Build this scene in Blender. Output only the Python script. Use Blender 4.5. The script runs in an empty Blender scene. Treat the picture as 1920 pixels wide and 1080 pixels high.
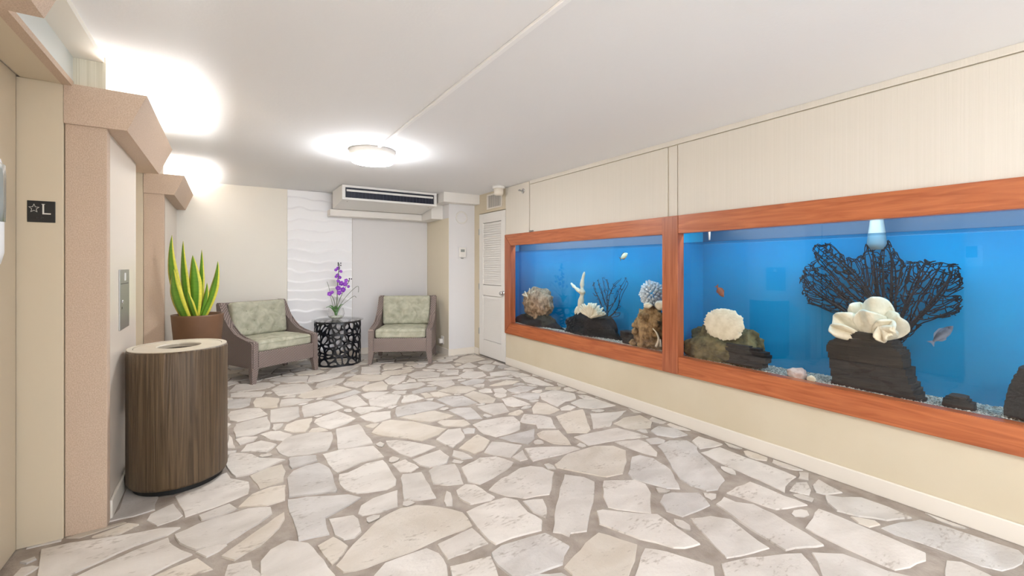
import bpy, bmesh, math, random
from mathutils import Vector, Matrix, noise
random.seed(7)
scene = bpy.context.scene
C = scene.collection
PI = math.pi
# ------------------------------------------------------------------ camera
FPX, HZ, CAMZ = 831.0, 499.0, 1.30
YAW = math.radians(32.77)
cam = bpy.data.cameras.new('camera'); cam_o = bpy.data.objects.new('camera', cam); C.objects.link(cam_o)
cam.sensor_width = 36; cam.lens = FPX/1920*36; cam.shift_y = -(540-HZ)/1920; cam.clip_start = .02
cam_o.location = (0, 0, CAMZ); cam_o.rotation_euler = (PI/2, 0, -YAW)
scene.camera = cam_o
# ------------------------------------------------------------------ world (added fill light, let in where the shell is left open behind the camera)
w = bpy.data.worlds.new('world'); scene.world = w; w.use_nodes = True
w.node_tree.nodes['Background'].inputs[0].default_value = (.9, .95, 1, 1)
w.node_tree.nodes['Background'].inputs[1].default_value = 2.5
# ------------------------------------------------------------------ exposure
vs = scene.view_settings
vs.view_transform = 'Standard'; vs.look = 'None'; vs.gamma = 1; vs.use_curve_mapping = False
vs.exposure = 0.46
LAMP_E, COVE_E, TANK_W = 78, 80, 6.5

# ------------------------------------------------------------------ helpers
SN, CS = math.sin(YAW), math.cos(YAW)
def ray(px, py):
    r = (px-960)/FPX
    return Vector((SN+CS*r, CS-SN*r, (HZ-py)/FPX))
def at_x(px, py, X):
    d = ray(px, py); return Vector((0, 0, CAMZ)) + d*(X/d.x)
def at_y(px, py, Y):
    d = ray(px, py); return Vector((0, 0, CAMZ)) + d*(Y/d.y)
def at_z(px, py, Z=0.0):
    d = ray(px, py); return Vector((0, 0, CAMZ)) + d*((Z-CAMZ)/d.z)

def lin(c):
    return tuple(((v/255)/12.92 if v/255 <= .04045 else ((v/255+.055)/1.055)**2.4) for v in c) + (1,)

MAT = {}
def mat(name, rgb, rough=.6, metal=0, rgb2=None, scale=(8, 8, 8), detail=4, bump=0, bscale=None, spec=.5,
        emit=0, kind='noise', coord='Object', dist=0, lo=.35, hi=.65, coat=0, hue_random=0):
    if name in MAT: return MAT[name]
    m = bpy.data.materials.new(name); m.use_nodes = True; nt = m.node_tree; N = nt.nodes; L = nt.links
    p = N['Principled BSDF']
    p.inputs['Base Color'].default_value = lin(rgb); p.inputs['Roughness'].default_value = rough
    p.inputs['Metallic'].default_value = metal; p.inputs['Specular IOR Level'].default_value = spec
    p.inputs['Coat Weight'].default_value = coat
    if emit:
        p.inputs['Emission Color'].default_value = lin(rgb); p.inputs['Emission Strength'].default_value = emit
    col = None
    tc = N.new('ShaderNodeTexCoord'); mp = N.new('ShaderNodeMapping')
    L.new(tc.outputs[coord], mp.inputs[0]); mp.inputs['Scale'].default_value = scale
    def tex(k, vec):
        if k == 'wave':
            t = N.new('ShaderNodeTexWave'); t.inputs['Scale'].default_value = 1; t.inputs['Distortion'].default_value = dist
            t.inputs['Detail'].default_value = detail; t.inputs['Detail Scale'].default_value = 1.2
        elif k == 'voronoi':
            t = N.new('ShaderNodeTexVoronoi'); t.inputs['Scale'].default_value = 1
        else:
            t = N.new('ShaderNodeTexNoise'); t.inputs['Scale'].default_value = 1; t.inputs['Detail'].default_value = detail
            t.inputs['Distortion'].default_value = dist
        L.new(vec, t.inputs['Vector'])
        return t.outputs['Distance'] if k == 'voronoi' else (t.outputs['Factor'] if 'Factor' in t.outputs else t.outputs['Fac'])
    fac = None
    if rgb2 or bump: fac = tex(kind, mp.outputs[0])
    if rgb2:
        r = N.new('ShaderNodeValToRGB'); L.new(fac, r.inputs[0])
        r.color_ramp.elements[0].position = lo; r.color_ramp.elements[0].color = lin(rgb)
        r.color_ramp.elements[1].position = hi; r.color_ramp.elements[1].color = lin(rgb2)
        col = r.outputs[0]; L.new(col, p.inputs['Base Color'])
    if hue_random and col:
        oi = N.new('ShaderNodeObjectInfo'); mr = N.new('ShaderNodeMapRange')
        L.new(oi.outputs['Random'], mr.inputs[0]); mr.inputs[3].default_value = 1-hue_random; mr.inputs[4].default_value = 1+hue_random
        hs = N.new('ShaderNodeHueSaturation'); L.new(col, hs.inputs['Color']); L.new(mr.outputs[0], hs.inputs['Value'])
        L.new(hs.outputs[0], p.inputs['Base Color'])
    if bump:
        b = N.new('ShaderNodeBump'); b.inputs['Strength'].default_value = bump; b.inputs['Distance'].default_value = .01
        src = fac
        if bscale:
            mp2 = N.new('ShaderNodeMapping'); mp2.inputs['Scale'].default_value = bscale
            L.new(tc.outputs[coord], mp2.inputs[0]); src = tex('noise', mp2.outputs[0])
        L.new(src, b.inputs['Height']); L.new(b.outputs[0], p.inputs['Normal'])
    if name.startswith('flagstone'):
        mp3 = N.new('ShaderNodeMapping'); mp3.inputs['Scale'].default_value = (26, 60, 26); L.new(tc.outputs[coord], mp3.inputs[0])
        oi = N.new('ShaderNodeObjectInfo'); ml = N.new('ShaderNodeMath'); ml.operation = 'MULTIPLY'; ml.inputs[1].default_value = 40; L.new(oi.outputs['Random'], ml.inputs[0])
        cb = N.new('ShaderNodeCombineXYZ'); L.new(ml.outputs[0], cb.inputs[0]); L.new(ml.outputs[0], cb.inputs[1]); L.new(cb.outputs[0], mp3.inputs['Location']); L.new(cb.outputs[0], mp.inputs['Location'])
        t3 = N.new('ShaderNodeTexNoise'); t3.inputs['Scale'].default_value = 1; t3.inputs['Detail'].default_value = 6; L.new(mp3.outputs[0], t3.inputs['Vector'])
        t4 = N.new('ShaderNodeTexNoise'); t4.inputs['Scale'].default_value = .14; t4.inputs['Detail'].default_value = 3; L.new(mp3.outputs[0], t4.inputs['Vector'])
        sm = N.new('ShaderNodeMath'); sm.operation = 'ADD'; L.new(t3.outputs[0], sm.inputs[0]); L.new(t4.outputs[0], sm.inputs[1])
        r3 = N.new('ShaderNodeValToRGB'); L.new(sm.outputs[0], r3.inputs[0]); e3 = r3.color_ramp.elements
        sc = N.new('ShaderNodeMath'); sc.operation = 'MULTIPLY'; sc.inputs[1].default_value = .5; L.new(sm.outputs[0], sc.inputs[0]); L.new(sc.outputs[0], r3.inputs[0])
        e3[0].position = .57; e3[0].color = (1, 1, 1, 1); e3[1].position = .66; e3[1].color = (.62, .58, .54, 1)
        src_ = p.inputs['Base Color'].links[0].from_socket
        mm = N.new('ShaderNodeMix'); mm.data_type = 'RGBA'; mm.blend_type = 'MULTIPLY'; mm.inputs[0].default_value = 1
        L.new(src_, mm.inputs[6]); L.new(r3.outputs[0], mm.inputs[7]); L.new(mm.outputs[2], p.inputs['Base Color'])
    MAT[name] = m
    return m

def glass_mat(name, ior=1.5, tint=(1, 1, 1, 1), rough=0.0, boost=1.0):
    m = bpy.data.materials.new(name); m.use_nodes = True; nt = m.node_tree; N = nt.nodes; L = nt.links
    N.remove(N['Principled BSDF'])
    out = N['Material Output']
    g = N.new('ShaderNodeNewGeometry'); mr = N.new('ShaderNodeMapRange')
    L.new(g.outputs['Backfacing'], mr.inputs[0]); mr.inputs[3].default_value = ior; mr.inputs[4].default_value = 1/ior
    fr = N.new('ShaderNodeFresnel'); L.new(mr.outputs[0], fr.inputs['IOR'])
    ml = N.new('ShaderNodeMath'); ml.operation = 'MULTIPLY'; ml.inputs[1].default_value = boost; ml.use_clamp = True
    L.new(fr.outputs[0], ml.inputs[0])
    tr = N.new('ShaderNodeBsdfTransparent'); tr.inputs[0].default_value = tint
    gl = N.new('ShaderNodeBsdfGlossy'); gl.inputs['Roughness'].default_value = rough
    mx = N.new('ShaderNodeMixShader'); L.new(ml.outputs[0], mx.inputs[0]); L.new(tr.outputs[0], mx.inputs[1]); L.new(gl.outputs[0], mx.inputs[2])
    L.new(mx.outputs[0], out.inputs['Surface'])
    MAT[name] = m
    return m

def obj(name, bm, m, parent=None, smooth=False, loc=None):
    me = bpy.data.meshes.new(name); bmesh.ops.recalc_face_normals(bm, faces=bm.faces[:])
    if smooth:
        for f in bm.faces: f.smooth = True
    bm.to_mesh(me); bm.free()
    if m: me.materials.append(m)
    o = bpy.data.objects.new(name, me); C.objects.link(o)
    if parent: o.parent = parent
    if loc is not None: o.location = loc
    return o
def nb(): return bmesh.new()
def bx(bm, x0, x1, y0, y1, z0, z1, bev=0, M=None):
    vs_ = [bm.verts.new((x, y, z)) for x in (x0, x1) for y in (y0, y1) for z in (z0, z1)]
    fs = [(0, 1, 3, 2), (4, 6, 7, 5), (0, 4, 5, 1), (2, 3, 7, 6), (0, 2, 6, 4), (1, 5, 7, 3)]
    faces = [bm.faces.new([vs_[i] for i in f]) for f in fs]
    if bev:
        es = list({e for f in faces for e in f.edges})
        r = bmesh.ops.bevel(bm, geom=es, offset=bev, segments=2, affect='EDGES', profile=.5)
        vs_ = list({v for f in r['faces'] for v in f.verts} | {v for v in vs_ if v.is_valid})
    if M is not None:
        for v in vs_:
            if v.is_valid: v.co = M @ v.co
    return vs_
def prism(bm, pts, axis, a, b):
    """extrude a 2-D polygon along an axis; pts are the two other coordinates in x,y,z order"""
    def mk(p, t):
        return {'x': (t, p[0], p[1]), 'y': (p[0], t, p[1]), 'z': (p[0], p[1], t)}[axis]
    A = [bm.verts.new(mk(p, a)) for p in pts]; Bv = [bm.verts.new(mk(p, b)) for p in pts]
    n = len(pts)
    bm.faces.new(A); bm.faces.new(Bv[::-1])
    for i in range(n): bm.faces.new((A[i], A[(i+1) % n], Bv[(i+1) % n], Bv[i]))
def tube(bm, pts, rad, seg=8, cap=True):
    pts = [Vector(p) for p in pts]; n = len(pts)
    if not isinstance(rad, (list, tuple)): rad = [rad]*n
    rings = []
    t0 = (pts[1]-pts[0]).normalized()
    up = Vector((0, 0, 1)) if abs(t0.z) < .9 else Vector((1, 0, 0))
    u = t0.cross(up).normalized()
    for i in range(n):
        t = (pts[min(i+1, n-1)]-pts[max(i-1, 0)]).normalized()
        u = (u - t*u.dot(t)).normalized(); v = t.cross(u)
        rings.append([bm.verts.new(pts[i]+(u*math.cos(2*PI*k/seg)+v*math.sin(2*PI*k/seg))*rad[i]) for k in range(seg)])
    for i in range(n-1):
        for k in range(seg):
            bm.faces.new((rings[i][k], rings[i][(k+1) % seg], rings[i+1][(k+1) % seg], rings[i+1][k]))
    if cap:
        bm.faces.new(rings[0][::-1]); bm.faces.new(rings[-1])
def lathe(bm, prof, seg=40, c=(0, 0, 0), axis='z', closed=False):
    rings = []
    for r, h in prof:
        rr = []
        for k in range(seg):
            a = 2*PI*k/seg; p = (r*math.cos(a), r*math.sin(a), h)
            if axis == 'y': p = (p[0], p[2], p[1])
            if axis == 'x': p = (p[2], p[0], p[1])
            rr.append(bm.verts.new(Vector(c)+Vector(p)))
        rings.append(rr)
    rng = range(len(rings)) if closed else range(len(rings)-1)
    for i in rng:
        j = (i+1) % len(rings)
        for k in range(seg): bm.faces.new((rings[i][k], rings[i][(k+1) % seg], rings[j][(k+1) % seg], rings[j][k]))
    if not closed:
        if prof[0][0] > 1e-5: bm.faces.new(rings[0][::-1])
        if prof[-1][0] > 1e-5: bm.faces.new(rings[-1])
    bmesh.ops.remove_doubles(bm, verts=bm.verts[:], dist=1e-6)
def rbox(bm, half, r, n=8, fn=None, M=None):
    """rounded box, dense grid, with an optional deformation"""
    hx, hy, hz = half
    cache = {}
    def P(a, b, c):
        k = (a, b, c)
        if k in cache: return cache[k]
        p = Vector((hx*(2*a/n-1), hy*(2*b/n-1), hz*(2*c/n-1)))
        core = Vector((max(-hx+r, min(hx-r, p.x)), max(-hy+r, min(hy-r, p.y)), max(-hz+r, min(hz-r, p.z))))
        d = p-core
        if d.length > 1e-9: p = core + d.normalized()*r
        if fn: p = fn(p)
        if M is not None: p = M @ p
        cache[k] = bm.verts.new(p); return cache[k]
    for i in range(n):
        for j in range(n):
            for s in (0, n):
                bm.faces.new((P(i, j, s), P(i+1, j, s), P(i+1, j+1, s), P(i, j+1, s)))
                bm.faces.new((P(i, s, j), P(i+1, s, j), P(i+1, s, j+1), P(i, s, j+1)))
                bm.faces.new((P(s, i, j), P(s, i+1, j), P(s, i+1, j+1), P(s, i, j+1)))
def rock(bm, c, half, sub=3, amp=.25, freq=2.0, seed=0, fine=.0, M=None, taper=0):
    r = bmesh.ops.create_icosphere(bm, subdivisions=sub, radius=1)
    off = Vector((seed*13.7, seed*7.1, seed*3.3))
    for v in r['verts']:
        d = v.co.normalized()
        k = 1+amp*noise.fractal(d*freq+off, 1.0, 2.0, 4)*1.6
        if fine: k += fine*noise.cell(d*freq*5+off)
        q = 1-taper*d.z
        p = Vector((d.x*half[0]*k*q, d.y*half[1]*k*q, d.z*half[2]*k))
        if M is not None: p = M @ p
        v.co = p + Vector(c)
def tag(o, label=None, cat=None, group=None, kind=None):
    if label: o['label'] = label
    if cat: o['category'] = cat
    if group: o['group'] = group
    if kind: o['kind'] = kind
    return o
def thing(name, label, cat, loc=(0, 0, 0), rz=0, group=None):
    o = bpy.data.objects.new(name, None); C.objects.link(o); o.empty_display_size = .1
    o.location = loc; o.rotation_euler = (0, 0, rz)
    return tag(o, label, cat, group)
def struct(name, bm, m, parent=None, smooth=False):
    o = obj(name, bm, m, parent, smooth)
    if not parent: o['kind'] = 'structure'
    return o
def copy_tree(o, parent=None):
    c = o.copy(); C.objects.link(c); c.parent = parent
    for ch in [k for k in bpy.data.objects if k.parent == o]: copy_tree(ch, c)
    return c

# ------------------------------------------------------------------ materials
m_ceil = mat('ceiling_paint', (240, 240, 241), .9, bump=.08, bscale=(60, 60, 60))
m_wallp = mat('wallpaper', (224, 217, 204), .75, rgb2=(228, 221, 209), scale=(4, 230, 1.4), detail=3, bump=.12)
m_wall_low = mat('cream_wall', (210, 197, 171), .8, rgb2=(215, 203, 179), scale=(2, 2, 2))
m_cream = mat('cream_paint', (240, 236, 226), .75)
m_white = mat('white_paint', (236, 232, 226), .5)
m_base = mat('baseboard_paint', (236, 228, 216), .45)
m_gray = mat('pale_grey_paint', (229, 227, 227), .7)
m_left = mat('left_wall_paint', (224, 213, 200), .28, spec=.6)
m_stone = mat('pink_stone', (192, 168, 147), .75, rgb2=(208, 186, 165), scale=(230, 230, 150), detail=5, bump=.25)
m_jamb = mat('jamb_paint', (213, 199, 175), .5)
m_lift = mat('lift_door_paint', (211, 197, 173), .42)
m_header = mat('header_metal', (208, 214, 212), .35)
m_wave = mat('white_relief', (250, 250, 252), .45)
m_wood = mat('red_wood', (160, 84, 45), .36, rgb2=(190, 110, 66), scale=(30, 2.2, 30), detail=6, dist=1.2, bump=.04, coat=.25)
m_woodv = mat('red_wood_upright', (148, 78, 46), .36, rgb2=(178, 104, 68), scale=(30, 40, 1.6), detail=6, dist=1.0, bump=.04, coat=.25)
m_blue = mat('tank_blue', (0, 128, 176), .6, rgb2=(4, 134, 181), scale=(3, 3, 3), spec=.2)
m_black = mat('black_rubber', (20, 20, 20), .6)
m_dark = mat('dark_gap', (30, 28, 26), .7)
m_metal = mat('brushed_steel', (170, 168, 165), .35, metal=.9)
m_chrome = mat('chrome', (215, 215, 215), .15, metal=1)
m_glass = glass_mat('pane_glass', 1.46)
m_water = glass_mat('water_film', 1.33, (.55, .8, .95, 1), .02, 1.0)
m_mortar = mat('mortar', (146, 134, 123), .75, rgb2=(172, 161, 150), scale=(9, 9, 9), detail=8, bump=.5, bscale=(70, 70, 70))
m_flag = mat('flagstone', (198, 190, 181), .42, rgb2=(219, 212, 204), scale=(3.4, 5.5, 4), detail=9, dist=.5, bump=.32, bscale=(38, 60, 38), hue_random=.085, spec=.4, lo=.32, hi=.62)
m_flag2 = mat('flagstone_warm', (201, 190, 175), .45, rgb2=(218, 209, 197), scale=(3, 4.5, 4), detail=9, dist=.6, bump=.32, bscale=(40, 60, 40), hue_random=.07, spec=.4)
m_flag3 = mat('flagstone_grey', (184, 178, 172), .42, rgb2=(206, 201, 196), scale=(4, 6, 4), detail=9, dist=.6, bump=.4, bscale=(40, 60, 40), hue_random=.07, spec=.4)

# ------------------------------------------------------------------ room shell
XR, XL, YB, H, Y0 = 3.13, -.51, 6.72, 2.344, -1.5
bm = nb(); bx(bm, -1.3, XR+.7, -3.2, YB+.2, -.12, -.006); floor = struct('floor', bm, m_mortar)
bm = nb(); bx(bm, -1.3, XR+.7, Y0, YB+.2, H, H+.1); ceiling = struct('ceiling', bm, m_ceil)
bm = nb(); bx(bm, -1.3, XR+.2, YB, YB+.12, -.006, H); wall_back = struct('wall_back', bm, m_cream)
# right wall with the two tank openings
TZ0, TZ1 = .50, 1.63
TA = (2.40, 5.40); TB = (-.75, 2.38)
bm = nb()
bx(bm, XR, XR+.06, Y0, 5.01, -.006, TZ0); bx(bm, XR, XR+.06, Y0, 5.01, TZ1, H)
bx(bm, XR, XR+.06, 4.93, 5.01, TZ0, TZ1); bx(bm, XR, XR+.06, Y0, TB[0], TZ0, TZ1); bx(bm, XR, XR+.06, 2.36, 2.42, TZ0, TZ1)
bx(bm, XR, XR+.06, 5.01, 5.75, 2.065, H); bx(bm, XR, XR+.06, 5.75, 5.92, -.006, H)
wall_right = struct('wall_right', bm, m_wall_low)
bm = nb(); bx(bm, XR+.048, XR+.056, 5.0, 5.75, 0, 2.07); obj('closet_back', bm, m_white, wall_right)
# papered boards over the tanks
for y0, y1 in ((Y0, at_x(1273, 400, XR).y), (at_x(1253, 400, XR).y, at_x(995, 400, XR).y), (at_x(993.5, 400, XR).y, 5.0)):
    bm = nb(); bx(bm, XR-.012, XR, y0, y1, 1.715, 2.297 if y1 < 4.99 else 2.34, .002); obj('panel', bm, m_wallp, wall_right)
bm = nb(); bx(bm, XR-.008, XR, at_x(1271, 400, XR).y, at_x(1255, 400, XR).y, 1.715, 2.297, .002); obj('panel', bm, m_wallp, wall_right)
bm = nb(); bx(bm, XR-.016, XR, Y0, at_x(995, 400, XR).y, 2.303, H, .003); struct('trim_1', bm, m_wallp)
def base(name, segs):
    bm = nb()
    for a in segs: bx(bm, *a, -.006, .092, .005)
    return struct(name, bm, m_base)
base('baseboard_right', [(XR-.016, XR, Y0, 5.0), (XR-.014, XR, 5.76, 5.905)])
base('baseboard_back', [(XL, 2.70, YB-.014, YB), (2.70, XR, 5.888, 5.902), (2.697, 2.711, 5.888, YB)])
base('baseboard_left', [(XL, XL+.014, 3.04, 3.85), (XL, XL+.014, 5.43, YB)])
# pillar and soffits at the back right
bm = nb(); bx(bm, 2.711, XR+.1, 5.902, YB, -.006, H, 0); struct('wall_pillar', bm, m_gray)
bm = nb(); bx(bm, 2.7085, 2.7115, 5.905, YB, .09, 2.0); struct('trim_2', bm, mat('pillar_side_cream', (230, 220, 198), .75))
bm = nb(); bx(bm, 2.56, XR, 5.74, 5.92, 2.205, H, .003); bx(bm, 2.56, 2.72, 5.92, YB, 2.205, H); struct('trim_3', bm, m_white)
bm = nb(); bx(bm, 2.53, 2.712, 6.12, YB, 1.995, 2.205, .003); struct('trim_4', bm, m_white)
bm = nb(); bx(bm, 1.20, 2.53, 6.50, YB, 2.0, 2.09, .003); struct('trim_5', bm, m_white)
# flat pale part of the back wall right of the relief
bm = nb(); bx(bm, 1.545, 2.70, YB-.012, YB, .09, 2.0, .002); obj('panel', bm, m_gray, wall_back)

# ------------------------------------------------------------------ lift wall
wl = nb()
PIL = [(Y0, 1.42), (2.97, 3.85), (5.37, YB)]
for a, b in PIL: bx(wl, -1.25, XL, a, b, -.006, H)
for a, b in ((1.42, 2.97), (3.85, 5.37)):
    bx(wl, -1.25, -.80, a, b, 2.18, H)
wall_left = struct('wall_left', wl, m_left)
n_trim = 6
for i, (a, b) in enumerate(((1.42, 2.97), (3.85, 5.37))):
    bm = nb(); bx(bm, -.80, -.628, a, b, 2.19, 2.344); obj('header', bm, m_header, wall_left)
    bm = nb(); bx(bm, -.80, -.655, a, b, 2.172, 2.181); obj('header_soffit', bm, m_jamb, wall_left)
    bm = nb(); bx(bm, -.662, -.625, a, b, 2.168, 2.195); obj('header_edge', bm, m_stone, wall_left)
    # door leaves
    d = nb(); ym = (a+b)/2
    bx(d, -.845, -.812, a+.02, ym-.002, 0, 2.178, .002)
    do = struct('door_%d' % (i+2), d, m_lift)
    d = nb(); bx(d, -.845, -.812, ym+.002, b-.033, 0, 2.178, .002); obj('door_leaf', d, m_lift, do)
    d = nb(); bx(d, -.86, -.85, a, b, 0, 2.18); obj('door_shadow_gap', d, m_dark, do)
    # jambs on both sides
    for (j0, j1) in ((a, a+.02), (b-.025, b)):
        bm = nb(); bx(bm, -.815, -.657, j0, j1, -.004, 2.172, .002); obj('jamb', bm, m_jamb, wall_left)
bm = nb(); bx(bm, -1.2, -.515, Y0, YB, 2.315, H); struct('trim_6', bm, m_cream)
bm = nb(); bx(bm, -.66, -.508, 2.962, 3.88, 2.176, 2.314); obj('wallpaper_panel', bm, mat('wallpaper_lift', (206, 200, 180), .8, rgb2=(222, 217, 200), scale=(180, 8, 1.2), detail=3, bump=.15), wall_left)
# stone casings and flared capitals
def capital(i, y0, y1, tail):
    bm = nb()
    bx(bm, -.655, XL+.008, y0-.014, y0+.055, -.006, 1.99, .004)
    ca = struct('trim_%d' % (7+2*i), bm, m_stone)
    sec = [(XL-.02, 1.985), (-.424, 1.985), (-.345, 2.178), (-.366, 2.178), (-.438, 2.01), (XL-.02, 2.01)]
    bm = nb(); prism(bm, sec, 'y', y0-.02, y1)
    endp = [(-.655, 1.9852), (-.4241, 1.9852), (-.3451, 2.1778), (-.655, 2.1778)]
    prism(bm, endp, 'y', y0-.03, y0+.006)
    if tail: prism(bm, [(-.60, 1.9852), (-.4241, 1.9852), (-.3451, 2.1778), (-.60, 2.1778)], 'y', y1-.02, y1+.0002); prism(bm, [(-.60, 1.9851), (XL, 1.9851), (XL, 2.01), (-.60, 2.01)], 'y', 3.85 if i else 1.42, y1)
    cp = struct('trim_%d' % (8+2*i), bm, m_stone)
    t = nb(); tube(t, [(-.462, y0+.08, 2.125), (-.462, y1-.08, 2.125)], .016, 8)
    obj('tube_lamp', t, mat('cove_tube', (254, 254, 252), .5, emit=COVE_E), cp)
for i, (a, b, t) in enumerate(((-1.2, 1.73, 1), (2.97, 4.20, 1), (5.37, YB-.002, 0))): capital(i, a, b, t)

# ------------------------------------------------------------------ louvred closet door
bm = nb(); DX0, DX1 = XR-.006, XR+.03; DY0, DY1 = 5.016, 5.742
def rail(y0, y1, z0, z1): bx(bm, DX0, DX1, y0, y1, z0, z1, .002)
rail(DY0, DY0+.11, .012, 2.055); rail(DY1-.11, DY1, .012, 2.055)
for z0, z1 in ((.012, .24), (.88, 1.03), (1.92, 2.055)): rail(DY0+.11, DY1-.11, z0, z1)
door = struct('door_1', bm, m_white)
sl = None
for z0, z1, n in ((.25, .87, 20), (1.04, 1.91, 28)):
    for k in range(n):
        z = z0+(z1-z0)*(k+.5)/n
        if sl is None:
            s = nb(); h = .0185
            prism(s, [(DX0+.002, -h), (DX0+.006, -h), (DX0+.019, h), (DX0+.015, h)], 'y', DY0+.105, DY1-.105)
            sl = obj('slat', s, m_white, door); sl.location.z = z
        else:
            o = sl.copy(); C.objects.link(o); o.parent = door; o.location.z = z
bm = nb(); p = at_x(944.5, 550, XR); lathe(bm, [(.0, -.06), (.022, -.055), (.03, -.04), (.024, -.022), (.012, -.016), (.012, -.006), (.034, -.004), (.034, .0)], 20, (DX0, p.y, p.z), 'x')
obj('door_knob', bm, m_chrome, door, True)
for z in (.35, 1.0, 1.8):
    bm = nb(); bx(bm, DX0-.006, DX0+.004, DY1+.001, DY1+.014, z-.045, z+.045, .002); obj('hinge', bm, m_metal, door)

# ------------------------------------------------------------------ flagstone floor (each stone its own piece, its outline on the floor plane)
T = {}
T[(400, 640)] = """120,375 170,325 280,310 420,308 465,330 380,355 200,375|130,390 200,378 385,374 360,410 280,418 130,415
435,362 500,325 620,315 705,318 745,360 680,385 560,400 490,405|420,290 480,270 600,262 710,258 700,300 560,312 500,300
615,240 680,222 800,215 830,225 760,245 640,252|710,300 725,265 830,245 970,235 930,265 800,298|850,235 900,200 1000,185 1100,180 1020,218 930,238
765,345 780,318 870,290 990,275 960,305 880,335 790,352|635,412 660,390 800,350 930,330 1035,358 930,385 800,415 680,425|835,430 1060,362 1110,378 990,415 880,440
975,318 1000,300 1170,302 1150,320 1075,345 1000,335|1000,290 1060,255 1180,248 1330,255 1260,290 1190,295 1050,294|1115,350 1140,330 1270,298 1310,330 1300,360 1170,372 1130,370
1285,290 1340,260 1450,255 1430,290 1380,318 1310,318|1260,240 1290,220 1510,205 1480,225 1380,247 1270,250|1108,240 1112,192 1248,187 1252,235 1180,245
1270,185 1300,165 1420,165 1425,190 1350,208 1280,208|1460,250 1520,225 1600,220 1700,235 1690,262 1570,272 1490,270|1450,300 1470,277 1510,285 1520,300
1335,345 1370,325 1560,305 1590,320 1530,345 1380,362|1530,285 1700,272 1850,260 1860,275 1700,288 1540,298|1490,375 1580,345 1680,338 1670,360 1560,383 1500,388
1340,385 1360,370 1450,370 1440,390 1370,395|1605,310 1680,295 1790,290 1810,320 1740,345 1680,325|1110,395 1180,378 1320,375 1270,398 1165,432 1130,415
1165,440 1230,407 1330,395 1410,405 1370,470 1290,492 1180,480|1412,458 1427,407 1500,397 1580,425 1530,440 1430,458|1365,540 1375,495 1480,470 1620,447 1745,480 1660,510 1500,545 1380,565
1555,390 1600,385 1645,410 1590,422|1625,385 1690,378 1785,400 1700,418 1652,410|930,445 1070,400 1110,430 1160,472 1050,492 970,475
300,460 320,425 400,415 495,425 480,490 380,498 310,490|500,485 510,435 600,425 755,432 700,450 600,473|110,500 110,440 200,428 280,425 270,475 200,498
520,422 560,405 620,402 610,418|665,500 670,482 820,442 890,450 975,495 850,535 680,568|430,605 430,512 520,497 640,487 648,560 560,600
110,550 130,525 250,503 350,500 405,545 300,575 180,600 125,590|155,650 170,620 280,590 405,564 425,610 420,655 300,700 170,718|440,655 450,622 525,612 500,645 460,665
530,665 550,622 620,592 740,572 720,640 690,678 600,680|755,605 770,582 930,520 1065,575 1000,615 880,655 800,638|712,682 740,652 800,644 860,666 780,680
1050,510 1080,492 1200,488 1280,497 1200,520 1110,545|1095,562 1190,532 1330,522 1330,575 1210,608 1140,590|1135,635 1180,618 1245,612 1200,650
1185,685 1270,602 1330,587 1500,600 1750,655 1690,700 1560,745 1400,720 1240,700|1400,570 1560,537 1660,520 1810,560 1740,580 1620,603 1480,588|920,690 922,657 1090,622 1130,670 1195,760 1050,795 935,808
470,795 560,715 720,682 885,677 895,730 850,820 700,848 560,862 490,830|350,695 430,672 500,670 595,700 520,745 430,735|165,735 230,717 330,714 300,745 200,775
205,828 250,775 360,744 475,770 400,832 270,825|95,920 120,850 160,837 290,847 340,872 540,885 400,943 260,998 170,1013 140,990|112,800 117,700 140,720 150,770 165,800
1670,735 1760,662 1855,652 1885,720 1800,798 1740,775"""
T[(400, 810)] = """275,325 420,262 515,240 540,290 525,370 350,422|565,205 580,192 770,174 780,213 700,238 590,272 570,250|820,165 960,128 1200,102 1280,185 1100,228 1000,275 930,303 860,235
945,315 1010,302 1150,233 1270,207 1320,270 1370,350 1365,393 1300,428 1080,456 990,430 950,390|555,345 600,292 700,252 790,232 870,272 928,430 920,448 720,468 570,485
1295,65 1370,60 1480,70 1670,110 1580,148 1480,186 1400,160 1320,110|1340,240 1440,203 1540,260 1480,298 1400,295|1490,210 1700,134 1770,185 1750,230 1620,263 1550,248
1615,290 1660,257 1810,237 1850,310 1875,385 1750,396 1650,385|1405,345 1420,317 1560,300 1620,395 1670,490 1550,506 1430,503|190,560 290,467 430,412 540,397 535,508 400,548 280,555
560,507 700,487 1010,468 1105,490 960,578 838,640 845,690 870,763 740,788 640,813 610,690 570,600|868,652 1050,623 1085,650 1108,743 1060,788 980,803 912,770
1087,608 1110,547 1200,492 1380,432 1380,553 1250,598 1120,623|920,1000 1000,900 1100,793 1230,662 1400,572 1520,547 1700,562 1870,602 1938,698 1820,748 1600,838 1380,928 1160,1008 980,1048
782,850 900,783 1008,850 930,958 890,988 830,920|355,970 430,882 560,813 710,833 830,962 945,1130 880,1250 450,1260 360,1100|90,1060 110,992 280,957 290,1012 378,1087 340,1180 90,1180
1205,1080 1290,983 1600,873 1690,912 1748,1000 1758,1100 1650,1250 1250,1250|60,930 200,832 400,692 530,603 533,650 490,718 350,848 160,958"""
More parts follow.
